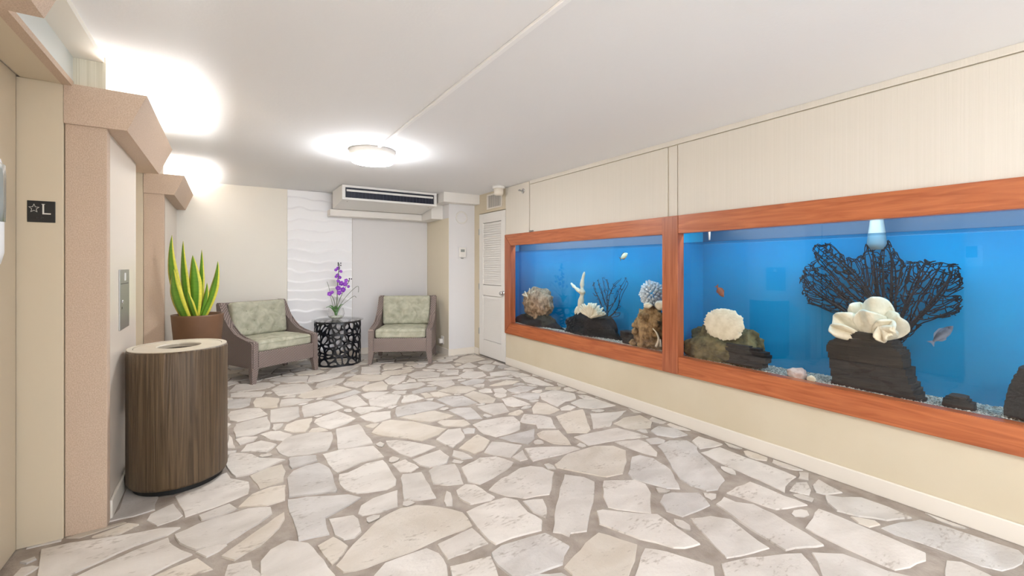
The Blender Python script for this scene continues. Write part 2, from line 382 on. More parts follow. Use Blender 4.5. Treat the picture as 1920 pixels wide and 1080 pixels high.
T[(0, 810)] = """310,880 520,832 900,777 1200,722 1350,714 1250,773 1000,853 760,963 500,1083 330,1180 290,1180|560,1090 700,1022 1000,892 1260,793 1300,852 1440,915 1280,988 1110,1078 900,1200 480,1200 500,1130
1150,1080 1300,1012 1480,943 1595,1025 1500,1053 1330,1083 1240,1180 1050,1180|810,670 900,572 960,412 1010,452 1178,452 1160,578 1000,628|1102,660 1130,612 1300,533 1368,620 1330,648 1180,698
1315,480 1480,393 1700,303 1730,347 1863,372 1858,458 1690,528 1390,633 1350,550|1492,625 1720,538 1778,575 1640,628 1515,658|692,785 860,724 960,684 1040,692 900,758 800,783|500,788 700,722 930,670 948,675 800,722 600,788
1310,767 1480,692 1700,622 1860,574 2028,562 2038,610 1930,688 1700,828 1470,878 1350,830|1470,897 1590,847 1700,842 1640,888 1550,933|100,1080 160,1017 240,1002 293,1007 230,1048 150,1090|150,975 260,937 270,950 200,983"""
T[(800, 810)] = """262,265 400,192 520,182 650,225 600,278 500,338 400,388 312,370 282,310|467,430 560,347 700,268 780,252 870,262 953,297 938,380 918,463 740,493 600,475|222,440 290,393 360,397 508,485 480,508 330,538 240,490
132,520 150,443 180,457 193,548 147,548|297,600 450,532 590,492 680,512 760,602 863,660 858,733 640,788 520,838 430,768 342,660|722,517 870,502 898,560 893,638 800,598
947,745 960,620 1000,422 1035,317 1180,337 1258,372 1248,520 1200,738 1080,753 1070,778 1010,753|1322,400 1330,362 1560,354 1640,387 1678,450 1683,603 1500,583 1362,558 1327,480
1277,592 1320,583 1500,602 1730,617 1850,702 2048,835 1930,866 1850,863 1600,798 1450,743 1300,688|962,240 1060,162 1260,103 1400,103 1493,137 1498,220 1468,308 1350,333 1150,298 980,263
737,122 900,112 1100,110 1150,125 1000,168 800,216|432,150 490,72 580,77 713,97 630,188 500,168|242,120 330,52 380,17 473,62 428,130 360,161|192,180 202,137 270,152 343,190 260,203|643,185 720,134 757,200 700,213
487,905 560,852 890,758 960,792 1068,855 1028,920 1018,988 900,1028 720,1083 640,1078 540,1000|1033,1010 1100,932 1190,832 1290,753 1450,803 1578,842 1558,960 1508,1080 1480,1200 1150,1200 1090,1060
1562,1080 1640,868 1800,893 2148,1002 2158,1100 2100,1220 1520,1220|177,1010 330,973 480,933 518,1020 538,1090 480,1200 200,1200|560,1180 700,1108 840,1063 1010,1054 1058,1080 1040,1190
82,840 340,718 390,762 458,830 300,898 160,948|1412,72 1590,54 1650,77 1728,150 1723,178 1620,153 1500,110"""
T[(1200, 810)] = """-88,310 -60,188 0,173 100,197 228,282 288,390 298,423 200,418 0,363 -60,343|132,105 220,63 350,63 428,112 438,152 560,262 633,355 580,428 500,438 380,398 300,348 242,270 182,160
457,152 600,113 800,193 1000,263 1168,332 1088,400 1083,448 900,358 650,250|652,455 720,413 825,373 1000,443 1253,545 1100,568 1020,576 880,530|152,520 180,468 240,453 440,455 523,545 440,583 320,630 200,588
572,540 630,488 720,527 850,543 1000,613 1376,845 1240,858 1090,883 900,768 700,628|378,645 530,628 680,653 830,772 967,865 850,898 650,938 560,848 440,718|612,985 750,953 1000,923 1210,908 1278,980 1348,1080 1330,1200 700,1200 640,1080
42,52 130,40 188,60 180,78 80,86|392,65 440,33 540,62 618,90 560,108 450,123"""
T[(1440, 810)] = """283,715 350,602 380,573 560,642 900,783 1178,902 1178,958 1060,1008 950,1028 700,918 440,798|332,902 560,912 700,962 900,1042 1088,1085 1100,1200 480,1200 400,1050
852,715 1000,673 1140,653 1300,693 1600,793 1880,883 1918,920 1900,978 1750,1033 1600,998 1300,878 960,768|432,472 560,492 700,492 900,562 1075,640 890,658 680,628 520,588 450,530|163,435 210,378 290,373 318,430 308,468
1342,962 1450,973 1650,1063 1718,1100 1650,1200 1330,1200|335,400 380,354 555,450 425,464 362,448|622,633 800,663 838,690 760,708 680,678"""
T[(800, 640)] = """75,435 130,414 270,407 380,460 300,478 200,488|282,400 350,372 440,397 518,430 500,458 400,458|85,370 200,337 310,337 373,357 300,383 220,390|382,490 480,470 570,462 618,525 500,548 430,520
167,515 230,497 330,494 418,578 300,583|82,605 110,592 280,587 328,620 270,638 130,633|272,660 310,647 362,652 355,685 285,690|347,622 420,592 560,567 650,562 698,600 698,658 620,688 520,713 430,690
542,720 620,702 808,655 808,728 760,768 640,748|827,690 870,668 990,663 1050,722 1082,773 950,763 850,720|702,598 730,547 830,552 930,572 968,648 832,648 820,620 720,608|972,560 1080,522 1170,507 1200,582 1228,660 1200,683 1052,683 1012,620
1227,540 1380,532 1498,517 1440,568 1390,598 1378,633 1250,653 1242,590|1107,715 1250,682 1430,647 1600,692 1665,715 1500,728 1340,753 1215,778|1402,615 1480,572 1600,552 1688,602 1678,645 1560,658 1480,643|1682,670 1740,637 1860,652 1955,700 1850,718 1730,700
792,500 830,453 900,463 998,510 920,543 800,538|862,430 852,392 960,363 1108,392 1118,430 1040,448 980,488 900,448|1002,500 1060,477 1118,490 1080,513 1010,513|1082,460 1150,433 1300,443 1418,480 1250,503 1150,493
642,405 740,384 850,388 838,428 780,438 700,418|562,430 640,414 778,470 650,488 600,478|602,360 700,333 828,342 740,378 640,378|462,285 600,263 658,278 560,282 480,298|472,330 600,289 698,297 640,318 500,333
252,310 350,279 438,282 420,308 300,328|472,235 600,218 698,230 600,253 480,258|242,255 300,223 420,228 448,255 380,273 280,273|112,240 140,217 238,213 238,248 160,250|242,190 320,158 378,185 330,198
382,195 440,168 518,180 500,208 420,213|2,195 60,168 180,168 213,195 100,206|202,150 270,113 350,98 438,130 360,148 280,163|702,270 790,263 955,330 850,328 740,300|622,240 720,237 778,255 680,268
1182,430 1135,402 1200,403 1376,465 1330,468 1250,440"""
def area(P):
    return .5*sum(P[i][0]*P[(i+1) % len(P)][1]-P[(i+1) % len(P)][0]*P[i][1] for i in range(len(P)))
def inside(P, x, y):
    c = False
    for i in range(len(P)):
        x0, y0 = P[i]; x1, y1 = P[i-1]
        if (y0 > y) != (y1 > y) and x < (x1-x0)*(y-y0)/(y1-y0)+x0: c = not c
    return c
stones = []
for (ox, oy), s in T.items():
    for chunk in s.replace('\n', '|').split('|'):
        P = []
        for q in chunk.split():
            x, y = q.split(','); v = at_z(ox+float(x)/4, oy+float(y)/4); P.append((v.x, v.y))
        stones.append(P)
n_traced = len(stones)
# stones where the photograph does not show them: cells between the ones above
block = []
for P in stones:
    cx = sum(p[0] for p in P)/len(P); cy = sum(p[1] for p in P)/len(P)
    for i in range(len(P)):
        a, b = P[i], P[(i+1) % len(P)]; L_ = math.hypot(a[0]-b[0], a[1]-b[1]); k = max(1, int(L_/.05))
        for j in range(k):
            t = j/k; x = a[0]+(b[0]-a[0])*t; y = a[1]+(b[1]-a[1])*t; dd = math.hypot(cx-x, cy-y)+1e-6
            f = min(.03/dd, .5); block.append((x+(cx-x)*f, y+(cy-y)*f))
seeds = []
tries = 0
while tries < 9000:
    tries += 1
    x = random.uniform(-.80, XR-.02); y = random.uniform(-2.9, YB-.03)
    md = .40 if y < 1.2 else .17
    if x < XL and not (1.44 < y < 2.95 or 3.87 < y < 5.35): continue
    if any((x-s_[0])**2+(y-s_[1])**2 < md*md for s_ in seeds): continue
    if any((x-b[0])**2+(y-b[1])**2 < .062**2 for b in block): continue
    if any(inside(P, x, y) for P in stones[:n_traced]): continue
    seeds.append((x, y))
def clip(P, nx, ny, c):
    out = []
    for i in range(len(P)):
        a, b = P[i], P[(i+1) % len(P)]
        da = a[0]*nx+a[1]*ny-c; db = b[0]*nx+b[1]*ny-c
        if da <= 0: out.append(a)
        if da*db < 0:
            t = da/(da-db); out.append((a[0]+(b[0]-a[0])*t, a[1]+(b[1]-a[1])*t))
    return out
fills = []
for i, s_ in enumerate(seeds):
    P = [(s_[0]-.42, s_[1]-.42), (s_[0]+.42, s_[1]-.42), (s_[0]+.42, s_[1]+.42), (s_[0]-.42, s_[1]+.42)]
    xl = -.795 if (1.44 < s_[1] < 2.95 or 3.87 < s_[1] < 5.35) else XL
    P = clip(P, 1, 0, XR-.03); P = clip(P, -1, 0, -xl-.01); P = clip(P, 0, 1, YB-.02)
    for q in seeds+block:
        if q == s_: continue
        dx, dy = q[0]-s_[0], q[1]-s_[1]
        if dx*dx+dy*dy > 1.3: continue
        P = clip(P, dx, dy, (q[0]**2+q[1]**2-s_[0]**2-s_[1]**2)/2)
        if len(P) < 3: break
    if len(P) < 3 or area(P) < .0025: continue
    Q = [P[0]]
    for p in P[1:]:
        if math.hypot(p[0]-Q[-1][0], p[1]-Q[-1][1]) > .025: Q.append(p)
    if len(Q) < 3: continue
    g = .014/math.sqrt(area(P)/PI); cx = sum(p[0] for p in Q)/len(Q); cy = sum(p[1] for p in Q)/len(Q)
    fills.append([(p[0]+(cx-p[0])*g, p[1]+(cy-p[1])*g) for p in Q])
def stone_mesh(bm, P, c, h, jit=.006):
    if area(P) < 0: P = P[::-1]
    R = []
    for i in range(len(P)):
        a, b = P[i], P[(i+1) % len(P)]; R.append(a)
        L_ = math.hypot(a[0]-b[0], a[1]-b[1])
        if L_ > .09:
            nx, ny = (b[1]-a[1])/L_, (a[0]-b[0])/L_
            for f in ((.33, .67) if L_ > .16 else (.5,)):
                j = random.uniform(-jit, jit)
                R.append((a[0]+(b[0]-a[0])*f+nx*j, a[1]+(b[1]-a[1])*f+ny*j))
    top = [bm.verts.new((p[0]-c[0], p[1]-c[1], h)) for p in R]; bot = []
    for p in R:
        d = math.hypot(p[0]-c[0], p[1]-c[1])+1e-6; e = 1+.004/d
        bot.append(bm.verts.new(((p[0]-c[0])*e, (p[1]-c[1])*e, -.008)))
    bm.faces.new(top)
    for i in range(len(R)): bm.faces.new((bot[i], bot[(i+1) % len(R)], top[(i+1) % len(R)], top[i]))
def visible(P):
    for x, y in P:
        d = SN*x+CS*y
        if d > .2:
            px = 960+FPX*(CS*x-SN*y)/d; py = HZ+FPX*CAMZ/d
            if 0 <= px <= 1920 and py <= 1080: return True
    return False
def one_stone(P):
    cx = sum(p[0] for p in P)/len(P); cy = sum(p[1] for p in P)/len(P)
    b = nb(); stone_mesh(b, P, (cx, cy), random.uniform(-.002, .002))
    o = obj('stone', b, random.choices((m_flag, m_flag2, m_flag3), (6, 2.5, 1.6))[0], floor); o.location = (cx, cy, 0)
for P in stones: one_stone(P)
vis = [P for P in fills if visible(P)]; hid = [P for P in fills if not visible(P)]
vis.sort(key=lambda P: -abs(area(P)))
room_left = max(0, 298-n_traced)
for P in vis[:room_left]: one_stone(P)
bm = nb()
for P in vis[room_left:]+hid: stone_mesh(bm, P, (0, 0), random.uniform(-.002, .002))
o = obj('paving', bm, m_flag, floor); o['kind'] = 'stuff'

# ------------------------------------------------------------------ white relief panel on the back wall
def relief(x, z):
    w_ = z*7.2 + .55*noise.noise(Vector((x*2.6, z*1.6, 3.1))) + .25*noise.noise(Vector((x*6, z*3, 9)))
    f = w_-math.floor(w_)
    k = .55+.45*noise.noise(Vector((x*2.1, z*2.4, 1.7)))
    return .034*max(0, k)*(f**1.6 if f < .86 else (1-f)/.14*.785)
bm = nb(); x0, x1, z0, z1 = .693, 1.537, .09, H-.004; nx, nz = 44, 300
gv = [[bm.verts.new((x0+(x1-x0)*i/nx, YB-.012-relief(x0+(x1-x0)*i/nx, z0+(z1-z0)*j/nz), z0+(z1-z0)*j/nz)) for i in range(nx+1)] for j in range(nz+1)]
for j in range(nz):
    for i in range(nx): bm.faces.new((gv[j][i], gv[j][i+1], gv[j+1][i+1], gv[j+1][i]))
bx(bm, x0, x1, YB-.0119, YB-.001, z0, z1)
for f in bm.faces: f.smooth = len(f.verts) == 4 and abs(f.calc_center_median().y-(YB-.006)) > .007
tag(obj('relief_wall_panel', bm, m_wave), 'tall white wall panel with carved horizontal wave ridges behind the orchid', 'wall panel')

# ------------------------------------------------------------------ ceiling lamp, raceway, air conditioner
def lamp(y, label):
    t = thing('ceiling_lamp', label, 'lamp', (1.11, y, H))
    b = nb(); lathe(b, [(0, 0), (.2, 0), (.2, -.02), (.196, -.056), (0, -.056)], 40); obj('lamp_base', b, m_white, t, True)
    b = nb(); lathe(b, [(0, -.056), (.172, -.0562), (.188, -.066), (.19, -.09), (.178, -.106), (.12, -.115), (0, -.118)], 40)
    obj('diffuser', b, mat('lamp_glow', (250, 252, 255), .5, emit=LAMP_E), t, True)
lamp(4.06, 'round white flush ceiling lamp with glowing diffuser near the air conditioner')
lamp(-1.0, 'round white flush ceiling lamp at the raceway end away from the air conditioner')
b = nb(); bx(b, 1.098, 1.124, -.81, 3.87, H-.016, H-.0002, .003)
tag(obj('cable_raceway', b, mat('raceway_white', (252, 252, 252), .4)), 'thin white cable raceway running along the ceiling to the round lamp', 'raceway')

ac = thing('air_conditioner', 'white ceiling hung air conditioner with dark louvred outlet above the chairs', 'air conditioner', (1.88, 5.92, H))
m_acw = mat('ac_white', (238, 236, 232), .45); hw = .645
b = nb(); prism(b, [(.012, -.002), (.012, -.188), (.56, -.252), (.60, -.24), (.60, -.002)], 'x', -hw, hw)
bmesh.ops.bevel(b, geom=b.edges[:], offset=.006, segments=2, affect='EDGES'); obj('housing', b, m_acw, ac)
b = nb()
for a in ((-hw, hw, -.034, -.004), (-hw, hw, -.192, -.164), (-hw, -hw+.04, -.164, -.034), (hw-.04, hw, -.164, -.034)): bx(b, a[0], a[1], -.012, .014, a[2], a[3], .003)
obj('front_bezel', b, m_acw, ac)
b = nb(); bx(b, -hw+.035, hw-.035, .006, .02, -.167, -.03); obj('outlet', b, mat('outlet_dark', (26, 30, 48), .5), ac)
b = nb(); bx(b, -hw+.055, hw-.055, -.010, .002, -.085, -.058, .003); obj('louvre', b, m_acw, ac)
fin = None
for k in range(26):
    x = -hw+.07+k*(2*hw-.14)/25
    if fin is None:
        b = nb(); bx(b, -.0015, .0015, -.002, .008, -.162, -.09); fin = obj('fin', b, mat('fin_grey', (70, 74, 92), .5), ac); fin.location.x = x
    else: o = fin.copy(); C.objects.link(o); o.parent = ac; o.location.x = x
for sx in (-1, 1):
    b = nb(); lathe(b, [(0, -.004), (.007, -.003), (.008, 0), (0, .0)], 10, (sx*.56, .10, -.199)); obj('screw', b, m_metal, ac)

# ------------------------------------------------------------------ small wall fixtures
p = at_y(865, 408, 5.902)
t = thing('ceiling_speaker', 'round grey wall speaker with white ring high on the pillar', 'speaker', p)
b = nb(); lathe(b, [(.074, 0), (.094, 0), (.094, -.012), (.082, -.016), (.074, -.012)], 36, axis='y', closed=True); obj('ring', b, m_white, t, True)
b = nb(); lathe(b, [(0, -.006), (.075, -.006), (.075, 0), (0, 0)], 36, axis='y'); obj('grille', b, m_gray, t)
p = at_y(866, 474, 5.902)
t = thing('thermostat', 'small square white thermostat with grey display on the pillar', 'thermostat', p)
b = nb(); bx(b, -.068, .068, -.006, 0, -.09, .09, .003); obj('backplate', b, m_gray, t)
b = nb(); bx(b, -.056, .056, -.028, -.006, -.066, .076, .006); obj('housing', b, m_white, t)
b = nb(); bx(b, -.032, .032, -.0295, -.027, .012, .05); obj('display', b, mat('lcd', (150, 155, 150), .3), t)
b = nb(); bx(b, -.02, .02, -.016, -.004, -.088, -.075, .002); obj('lock', b, m_metal, t)
t = thing('air_vent', 'white slatted air vent above the louvred closet door', 'vent', (XR, 5.31, 2.21))
b = nb()
for a in ((-.2, .2, -.105, -.085), (-.2, .2, .085, .105), (-.2, -.18, -.085, .085), (.18, .2, -.085, .085)): bx(b, -.012, 0, *a, .002)
obj('frame', b, m_base, t)
b = nb(); bx(b, -.0015, .002, -.18, .18, -.085, .085); obj('backing', b, mat('vent_back', (190, 186, 178), .7), t)
for k in range(7):
    b = nb(); y = -.15+k*.05; prism(b, [(-.010, y-.012), (-.002, y+.012), (-.002, y+.009), (-.010, y-.015)], 'z', -.085, .085); obj('slat', b, m_base, t)
t = thing('smoke_detector', 'cream smoke detector under the ceiling beside the slatted vent', 'detector', (2.985, 4.96, H))
b = nb(); lathe(b, [(0, 0), (.082, 0), (.082, -.028), (.074, -.034), (0, -.034)], 28); obj('base', b, m_white, t, True)
b = nb(); lathe(b, [(0, -.034), (.066, -.034), (.06, -.10), (.048, -.118), (0, -.12)], 28); obj('cover', b, mat('aged_cream', (238, 228, 212), .6), t, True)
p = at_x(981, 358, XR-.012)
t = thing('sprinkler_head', 'small chrome sidewall sprinkler head above the wooden aquarium frame', 'sprinkler', p)
b = nb(); lathe(b, [(0, -.006), (.03, -.004), (.032, 0), (0, 0)], 20, axis='x'); obj('escutcheon', b, m_chrome, t, True)
b = nb(); tube(b, [(-.004, 0, 0), (-.05, 0, 0)], .008); tube(b, [(-.02, -.016, 0), (-.055, -.004, 0)], .003, 5); tube(b, [(-.02, .016, 0), (-.055, .004, 0)], .003, 5); obj('body', b, m_metal, t)
b = nb(); bx(b, -.062, -.056, -.02, .02, -.003, .012); obj('deflector', b, m_metal, t)
p = at_x(997, 433, XR-.014)
t = thing('panel_latch', 'tiny metal latch at the panel seam on the aquarium frame', 'latch', (p.x, p.y, 1.716))
for s in (-1, 1):
    b = nb(); bx(b, -.012, 0, s*.02-.012, s*.02+.012, .0, .02, .003); obj('clasp', b, m_metal, t)
b = nb(); tube(b, [(-.008, -.04, .012), (-.008, .04, .012)], .004, 6); obj('pin', b, m_dark, t)
p = at_x(831, 645, 2.697)
t = thing('wall_outlet', 'white socket with plug on the pillar side behind the armchair', 'outlet', (2.7085, 6.12, .2))
b = nb(); bx(b, -.008, 0, -.045, .045, -.06, .06, .003); obj('cover_plate', b, m_white, t)
b = nb(); bx(b, -.06, -.008, -.028, .03, -.045, .02, .006); obj('plug', b, m_white, t)

# floor sign L on the lift jamb
p = at_y(78, 397, 2.945)
t = thing('floor_sign', 'small black lift floor plate with white star and letter L', 'sign', (p.x, 2.9448, p.z))
b = nb(); bx(b, -.047, .047, -.004, 0, -.05, .05, .0015); obj('plate', b, mat('sign_black', (22, 22, 22), .4), t)
m_let = mat('sign_letter', (222, 220, 212), .5)
b = nb(); O, I = [], []
for k in range(10):
    a = PI/2+k*PI/5
    for lst, R1, R2 in ((O, .019, .0085), (I, .0158, .0068)):
        r = R1 if k % 2 == 0 else R2; lst.append(b.verts.new((-.024+r*math.cos(a), -.0052, .014+1.15*r*math.sin(a))))
for k in range(10): b.faces.new((O[k], O[(k+1) % 10], I[(k+1) % 10], I[k]))
r_ = bmesh.ops.extrude_face_region(b, geom=b.faces[:]); [setattr(v, 'co', v.co+Vector((0, .0015, 0))) for v in r_['geom'] if isinstance(v, bmesh.types.BMVert)]
obj('star', b, m_let, t)
b = nb(); bx(b, .004, .0095, -.0055, -.0035, -.012, .036); bx(b, .0095, .032, -.0055, -.0035, -.012, -.0065); bx(b, .001, .0125, -.0055, -.0035, .034, .036); obj('letter', b, m_let, t)
b = nb()
for x, z in ((-.014, -.022), (-.014, -.027), (-.008, -.024), (.0, -.022), (.0, -.027), (.006, -.024)): lathe(b, [(0, -.0015), (.0012, -.0008), (.0014, 0)], 8, (x, -.0042, z-.004), 'y')
obj('braille', b, mat('sign_dot', (70, 70, 70), .5), t)
# lift call panel
ya, yb = at_x(222.5, 560, XL).y, at_x(240, 560, XL).y
t = thing('call_panel', 'narrow brushed steel lift call panel between the two lifts', 'panel', (XL, (ya+yb)/2, 1.11))
b = nb(); hy = (yb-ya)/2; bx(b, 0, .006, -hy, hy, -.175, .17, .0015); obj('plate', b, m_metal, t)
b = nb(); bx(b, .006, .0075, -.012, .03, .105, .15, .0005); obj('indicator_window', b, mat('indicator', (225, 225, 222), .4), t)
b = nb(); bx(b, .0058, .0064, -hy+.02, hy-.03, .087, .09); obj('seam', b, m_dark, t)
b = nb(); lathe(b, [(0, .012), (.011, .01), (.013, .006)], 16, (0, -hy*.55, -.015), 'x'); obj('button', b, m_chrome, t, True)
b = nb(); lathe(b, [(0, .0075), (.006, .007), (.008, .006)], 12, (0, -hy*.6, -.05), 'x'); obj('keyhole', b, m_dark, t)
# sanitiser dispenser
t = thing('hand_sanitizer_dispenser', 'white wall dispenser with grey window mounted beside the lift opening', 'dispenser', (XL, 1.333, 1.415))
b = nb(); bx(b, .001, .015, -.06, .06, -.115, .118, .004); obj('backplate', b, m_white, t)
b = nb(); rbox(b, (.05, .062, .117), .018, 8, M=Matrix.Translation((.062, 0, .001))); obj('cover', b, mat('plastic_white', (238, 238, 240), .3), t, True)
b = nb(); rbox(b, (.004, .045, .062), .0038, 4, M=Matrix.Translation((.1105, .006, .04))); obj('window', b, mat('smoked_window', (120, 128, 126), .15), t, True)

# ------------------------------------------------------------------ waste bin
t = thing('waste_bin', 'round brown wood-grain waste bin with pale open lid by the lift wall', 'bin', (-.245, 3.39, 0))
R = .25
m_bin = mat('bin_grain', (72, 56, 38), .5, rgb2=(108, 88, 64), scale=(42, 42, 1.3), detail=4, dist=1.6, bump=.5, lo=.34, hi=.66)
b = nb(); lathe(b, [(R-.02, .032), (R-.006, .034), (R, .05), (R, .80), (R-.004, .812), (R-.03, .812), (R-.03, .70), (R-.05, .70), (R-.05, .04)], 72, closed=True); obj('body', b, m_bin, t, True)
for f in t.children[0].data.polygons: f.use_smooth = abs(f.normal.z) < .5
m_lid = mat('bin_lid', (196, 184, 164), .4, rgb2=(206, 196, 178), scale=(5, 5, 5))
b = nb(); lathe(b, [(R-.034, .79), (R-.034, .815), (.112, .815), (.106, .809), (.106, .79)], 60, closed=True); obj('lid', b, m_lid, t)
b = nb(); lathe(b, [(R-.0305, .8122), (R-.0045, .8122), (R-.005, .8165), (R-.03, .8165)], 60, closed=True); obj('rim', b, m_lid, t)
b = nb(); lathe(b, [(0, .3), (.15, .3), (.15, .31), (0, .31)], 30); obj('liner', b, m_black, t)
b = nb(); lathe(b, [(0, 0), (R-.03, 0), (R-.03, .04), (0, .04)], 48); obj('plinth', b, m_black, t)

# ------------------------------------------------------------------ snake plant
PP = Vector((-.235, 5.28, 0))
t = thing('potted_snake_plant', 'yellow-edged snake plant in a tall tapered brown planter in the corner', 'plant', PP)
m_pot = mat('pot_brown', (104, 74, 52), .5, rgb2=(116, 84, 60), scale=(4, 4, 4))
b = nb(); lathe(b, [(0, 0), (.145, 0), (.212, .82), (.214, .835), (.198, .835), (.195, .78), (0, .76)], 48); o = obj('planter', b, m_pot, t, True)
for f in o.data.polygons: f.use_smooth = abs(f.normal.z) < .6
b = nb(); lathe(b, [(0, .80), (.1, .802), (.196, .79), (.196, .77), (0, .77)], 32); obj('soil', b, mat('soil', (60, 46, 34), .9, bump=.8, bscale=(60, 60, 60)), t)
def leaf_mat():
    m = bpy.data.materials.new('snake_leaf'); m.use_nodes = True; N = m.node_tree.nodes; L = m.node_tree.links; p_ = N['Principled BSDF']; p_.inputs['Roughness'].default_value = .38
    tc = N.new('ShaderNodeTexCoord'); sp = N.new('ShaderNodeSeparateXYZ'); L.new(tc.outputs['UV'], sp.inputs[0])
    r = N.new('ShaderNodeValToRGB'); L.new(sp.outputs[0], r.inputs[0]); e = r.color_ramp.elements
    e[0].position = 0; e[0].color = lin((214, 205, 70)); e[1].position = 1; e[1].color = lin((214, 205, 70))
    for q, c in ((.17, (200, 198, 60)), (.23, (86, 140, 40)), (.5, (122, 172, 62)), (.77, (86, 140, 40)), (.83, (200, 198, 60))):
        k = e.new(q); k.color = lin(c)
    wv = N.new('ShaderNodeTexNoise'); mp = N.new('ShaderNodeMapping'); mp.inputs['Scale'].default_value = (1.2, 30, 1); L.new(tc.outputs['UV'], mp.inputs[0]); L.new(mp.outputs[0], wv.inputs['Vector']); wv.inputs['Scale'].default_value = 1
    mx = N.new('ShaderNodeMix'); mx.data_type = 'RGBA'; mx.blend_type = 'OVERLAY'; mx.inputs[0].default_value = .3
    L.new(r.outputs[0], mx.inputs[6]); L.new(wv.outputs[0], mx.inputs[7]); L.new(mx.outputs[2], p_.inputs['Base Color'])
    return m
m_leaf = leaf_mat()
def blade(name, root, tip, wmax, parent, bend=(0, 0, 0), twist=0., m=None, n=14, face=None, shape=.55, cup=.3):
    root, tip, bend = Vector(root), Vector(tip), Vector(bend)
    b = nb(); uvl = b.loops.layers.uv.new('UVMap'); rows = []
    d = (tip-root); side0 = (face if face else Vector((CS, -SN, 0))).normalized()
    for i in range(n+1):
        s = i/n; c = root+d*s+bend*(4*s*(1-s)); w_ = wmax*(.55+.9*s*(1-s)*1.2 if s < shape else max(0.0, (1-s)/(1-shape))**.75*(.55+.9*shape*(1-shape)*1.2))
        a = twist*s; tn = d.normalized(); sd = (side0-tn*side0.dot(tn)).normalized(); nr = tn.cross(sd)
        sd2 = sd*math.cos(a)+nr*math.sin(a); nr2 = tn.cross(sd2); row = []
        for k in range(5):
            u = k/4*2-1
            row.append(b.verts.new(c+sd2*u*w_/2+nr2*cup*w_*(u*u-.5)*.5))
        rows.append(row)
    for i in range(n):
        for k in range(4):
            f = b.faces.new((rows[i][k], rows[i][k+1], rows[i+1][k+1], rows[i+1][k]))
            for l, (uu, vv) in zip(f.loops, ((k/4, i/n), ((k+1)/4, i/n), ((k+1)/4, (i+1)/n), (k/4, (i+1)/n))): l[uvl].uv = (uu, vv)
    o = obj(name, b, m or m_leaf, parent, True)
    md = o.modifiers.new('s', 'SOLIDIFY'); md.thickness = .004
    return o
for (tx, ty, bx_, w_, dep, bn) in ((322, 441, 352, .075, -.03, -.05), (343, 452, 357, .062, .04, -.02), (326, 505, 350, .095, -.07, -.035), (361, 478, 364, .085, .0, .012),
                              (378, 468, 372, .045, .05, .008), (409, 490, 378, .06, -.05, .03), (404, 520, 382, .04, .06, .02), (345, 470, 362, .05, .08, -.03), (352, 545, 368, .05, -.09, -.01), (388, 530, 372, .04, -.02, .02)):
    rt = at_y(bx_, 594, PP.y+dep*.6)-PP; tp = at_y(tx, ty, PP.y+dep)-PP; rt.z = .79
    blade('leaf', rt, tp, w_*1.8, t, (bn, 0, 0), random.uniform(-.4, .4))

# ------------------------------------------------------------------ rattan armchairs
def rattan():
    m = bpy.data.materials.new('rattan'); m.use_nodes = True; N = m.node_tree.nodes; L = m.node_tree.links; p_ = N['Principled BSDF']; p_.inputs['Roughness'].default_value = .55
    tc = N.new('ShaderNodeTexCoord'); sp = N.new('ShaderNodeSeparateXYZ'); L.new(tc.outputs['Object'], sp.inputs[0])
    def wave(src, k):
        a = N.new('ShaderNodeMath'); a.operation = 'MULTIPLY'; a.inputs[1].default_value = k; L.new(src, a.inputs[0])
        s = N.new('ShaderNodeMath'); s.operation = 'SINE'; L.new(a.outputs[0], s.inputs[0]); return s.outputs[0]
    ad = N.new('ShaderNodeMath'); ad.operation = 'ADD'; L.new(sp.outputs[0], ad.inputs[0]); L.new(sp.outputs[1], ad.inputs[1])
    a = wave(ad.outputs[0], 220); c = wave(sp.outputs[2], 330)
    mu = N.new('ShaderNodeMath'); mu.operation = 'MULTIPLY'; L.new(a, mu.inputs[0]); L.new(c, mu.inputs[1])
    mr = N.new('ShaderNodeMapRange'); L.new(mu.outputs[0], mr.inputs[0]); mr.inputs[1].default_value = -1
    r = N.new('ShaderNodeValToRGB'); L.new(mr.outputs[0], r.inputs[0]); e = r.color_ramp.elements
    e[0].position = .1; e[0].color = lin((78, 66, 62)); e[1].position = .8; e[1].color = lin((162, 145, 138)); L.new(r.outputs[0], p_.inputs['Base Color'])
    b_ = N.new('ShaderNodeBump'); b_.inputs['Strength'].default_value = .5; b_.inputs['Distance'].default_value = .004; L.new(mr.outputs[0], b_.inputs['Height']); L.new(b_.outputs[0], p_.inputs['Normal'])
    return m
m_rat = rattan()
m_cush = mat('sage_fabric', (166, 165, 144), .85, rgb2=(194, 193, 173), scale=(9, 9, 9), detail=5, dist=1.2, bump=.08, bscale=(300, 300, 300))
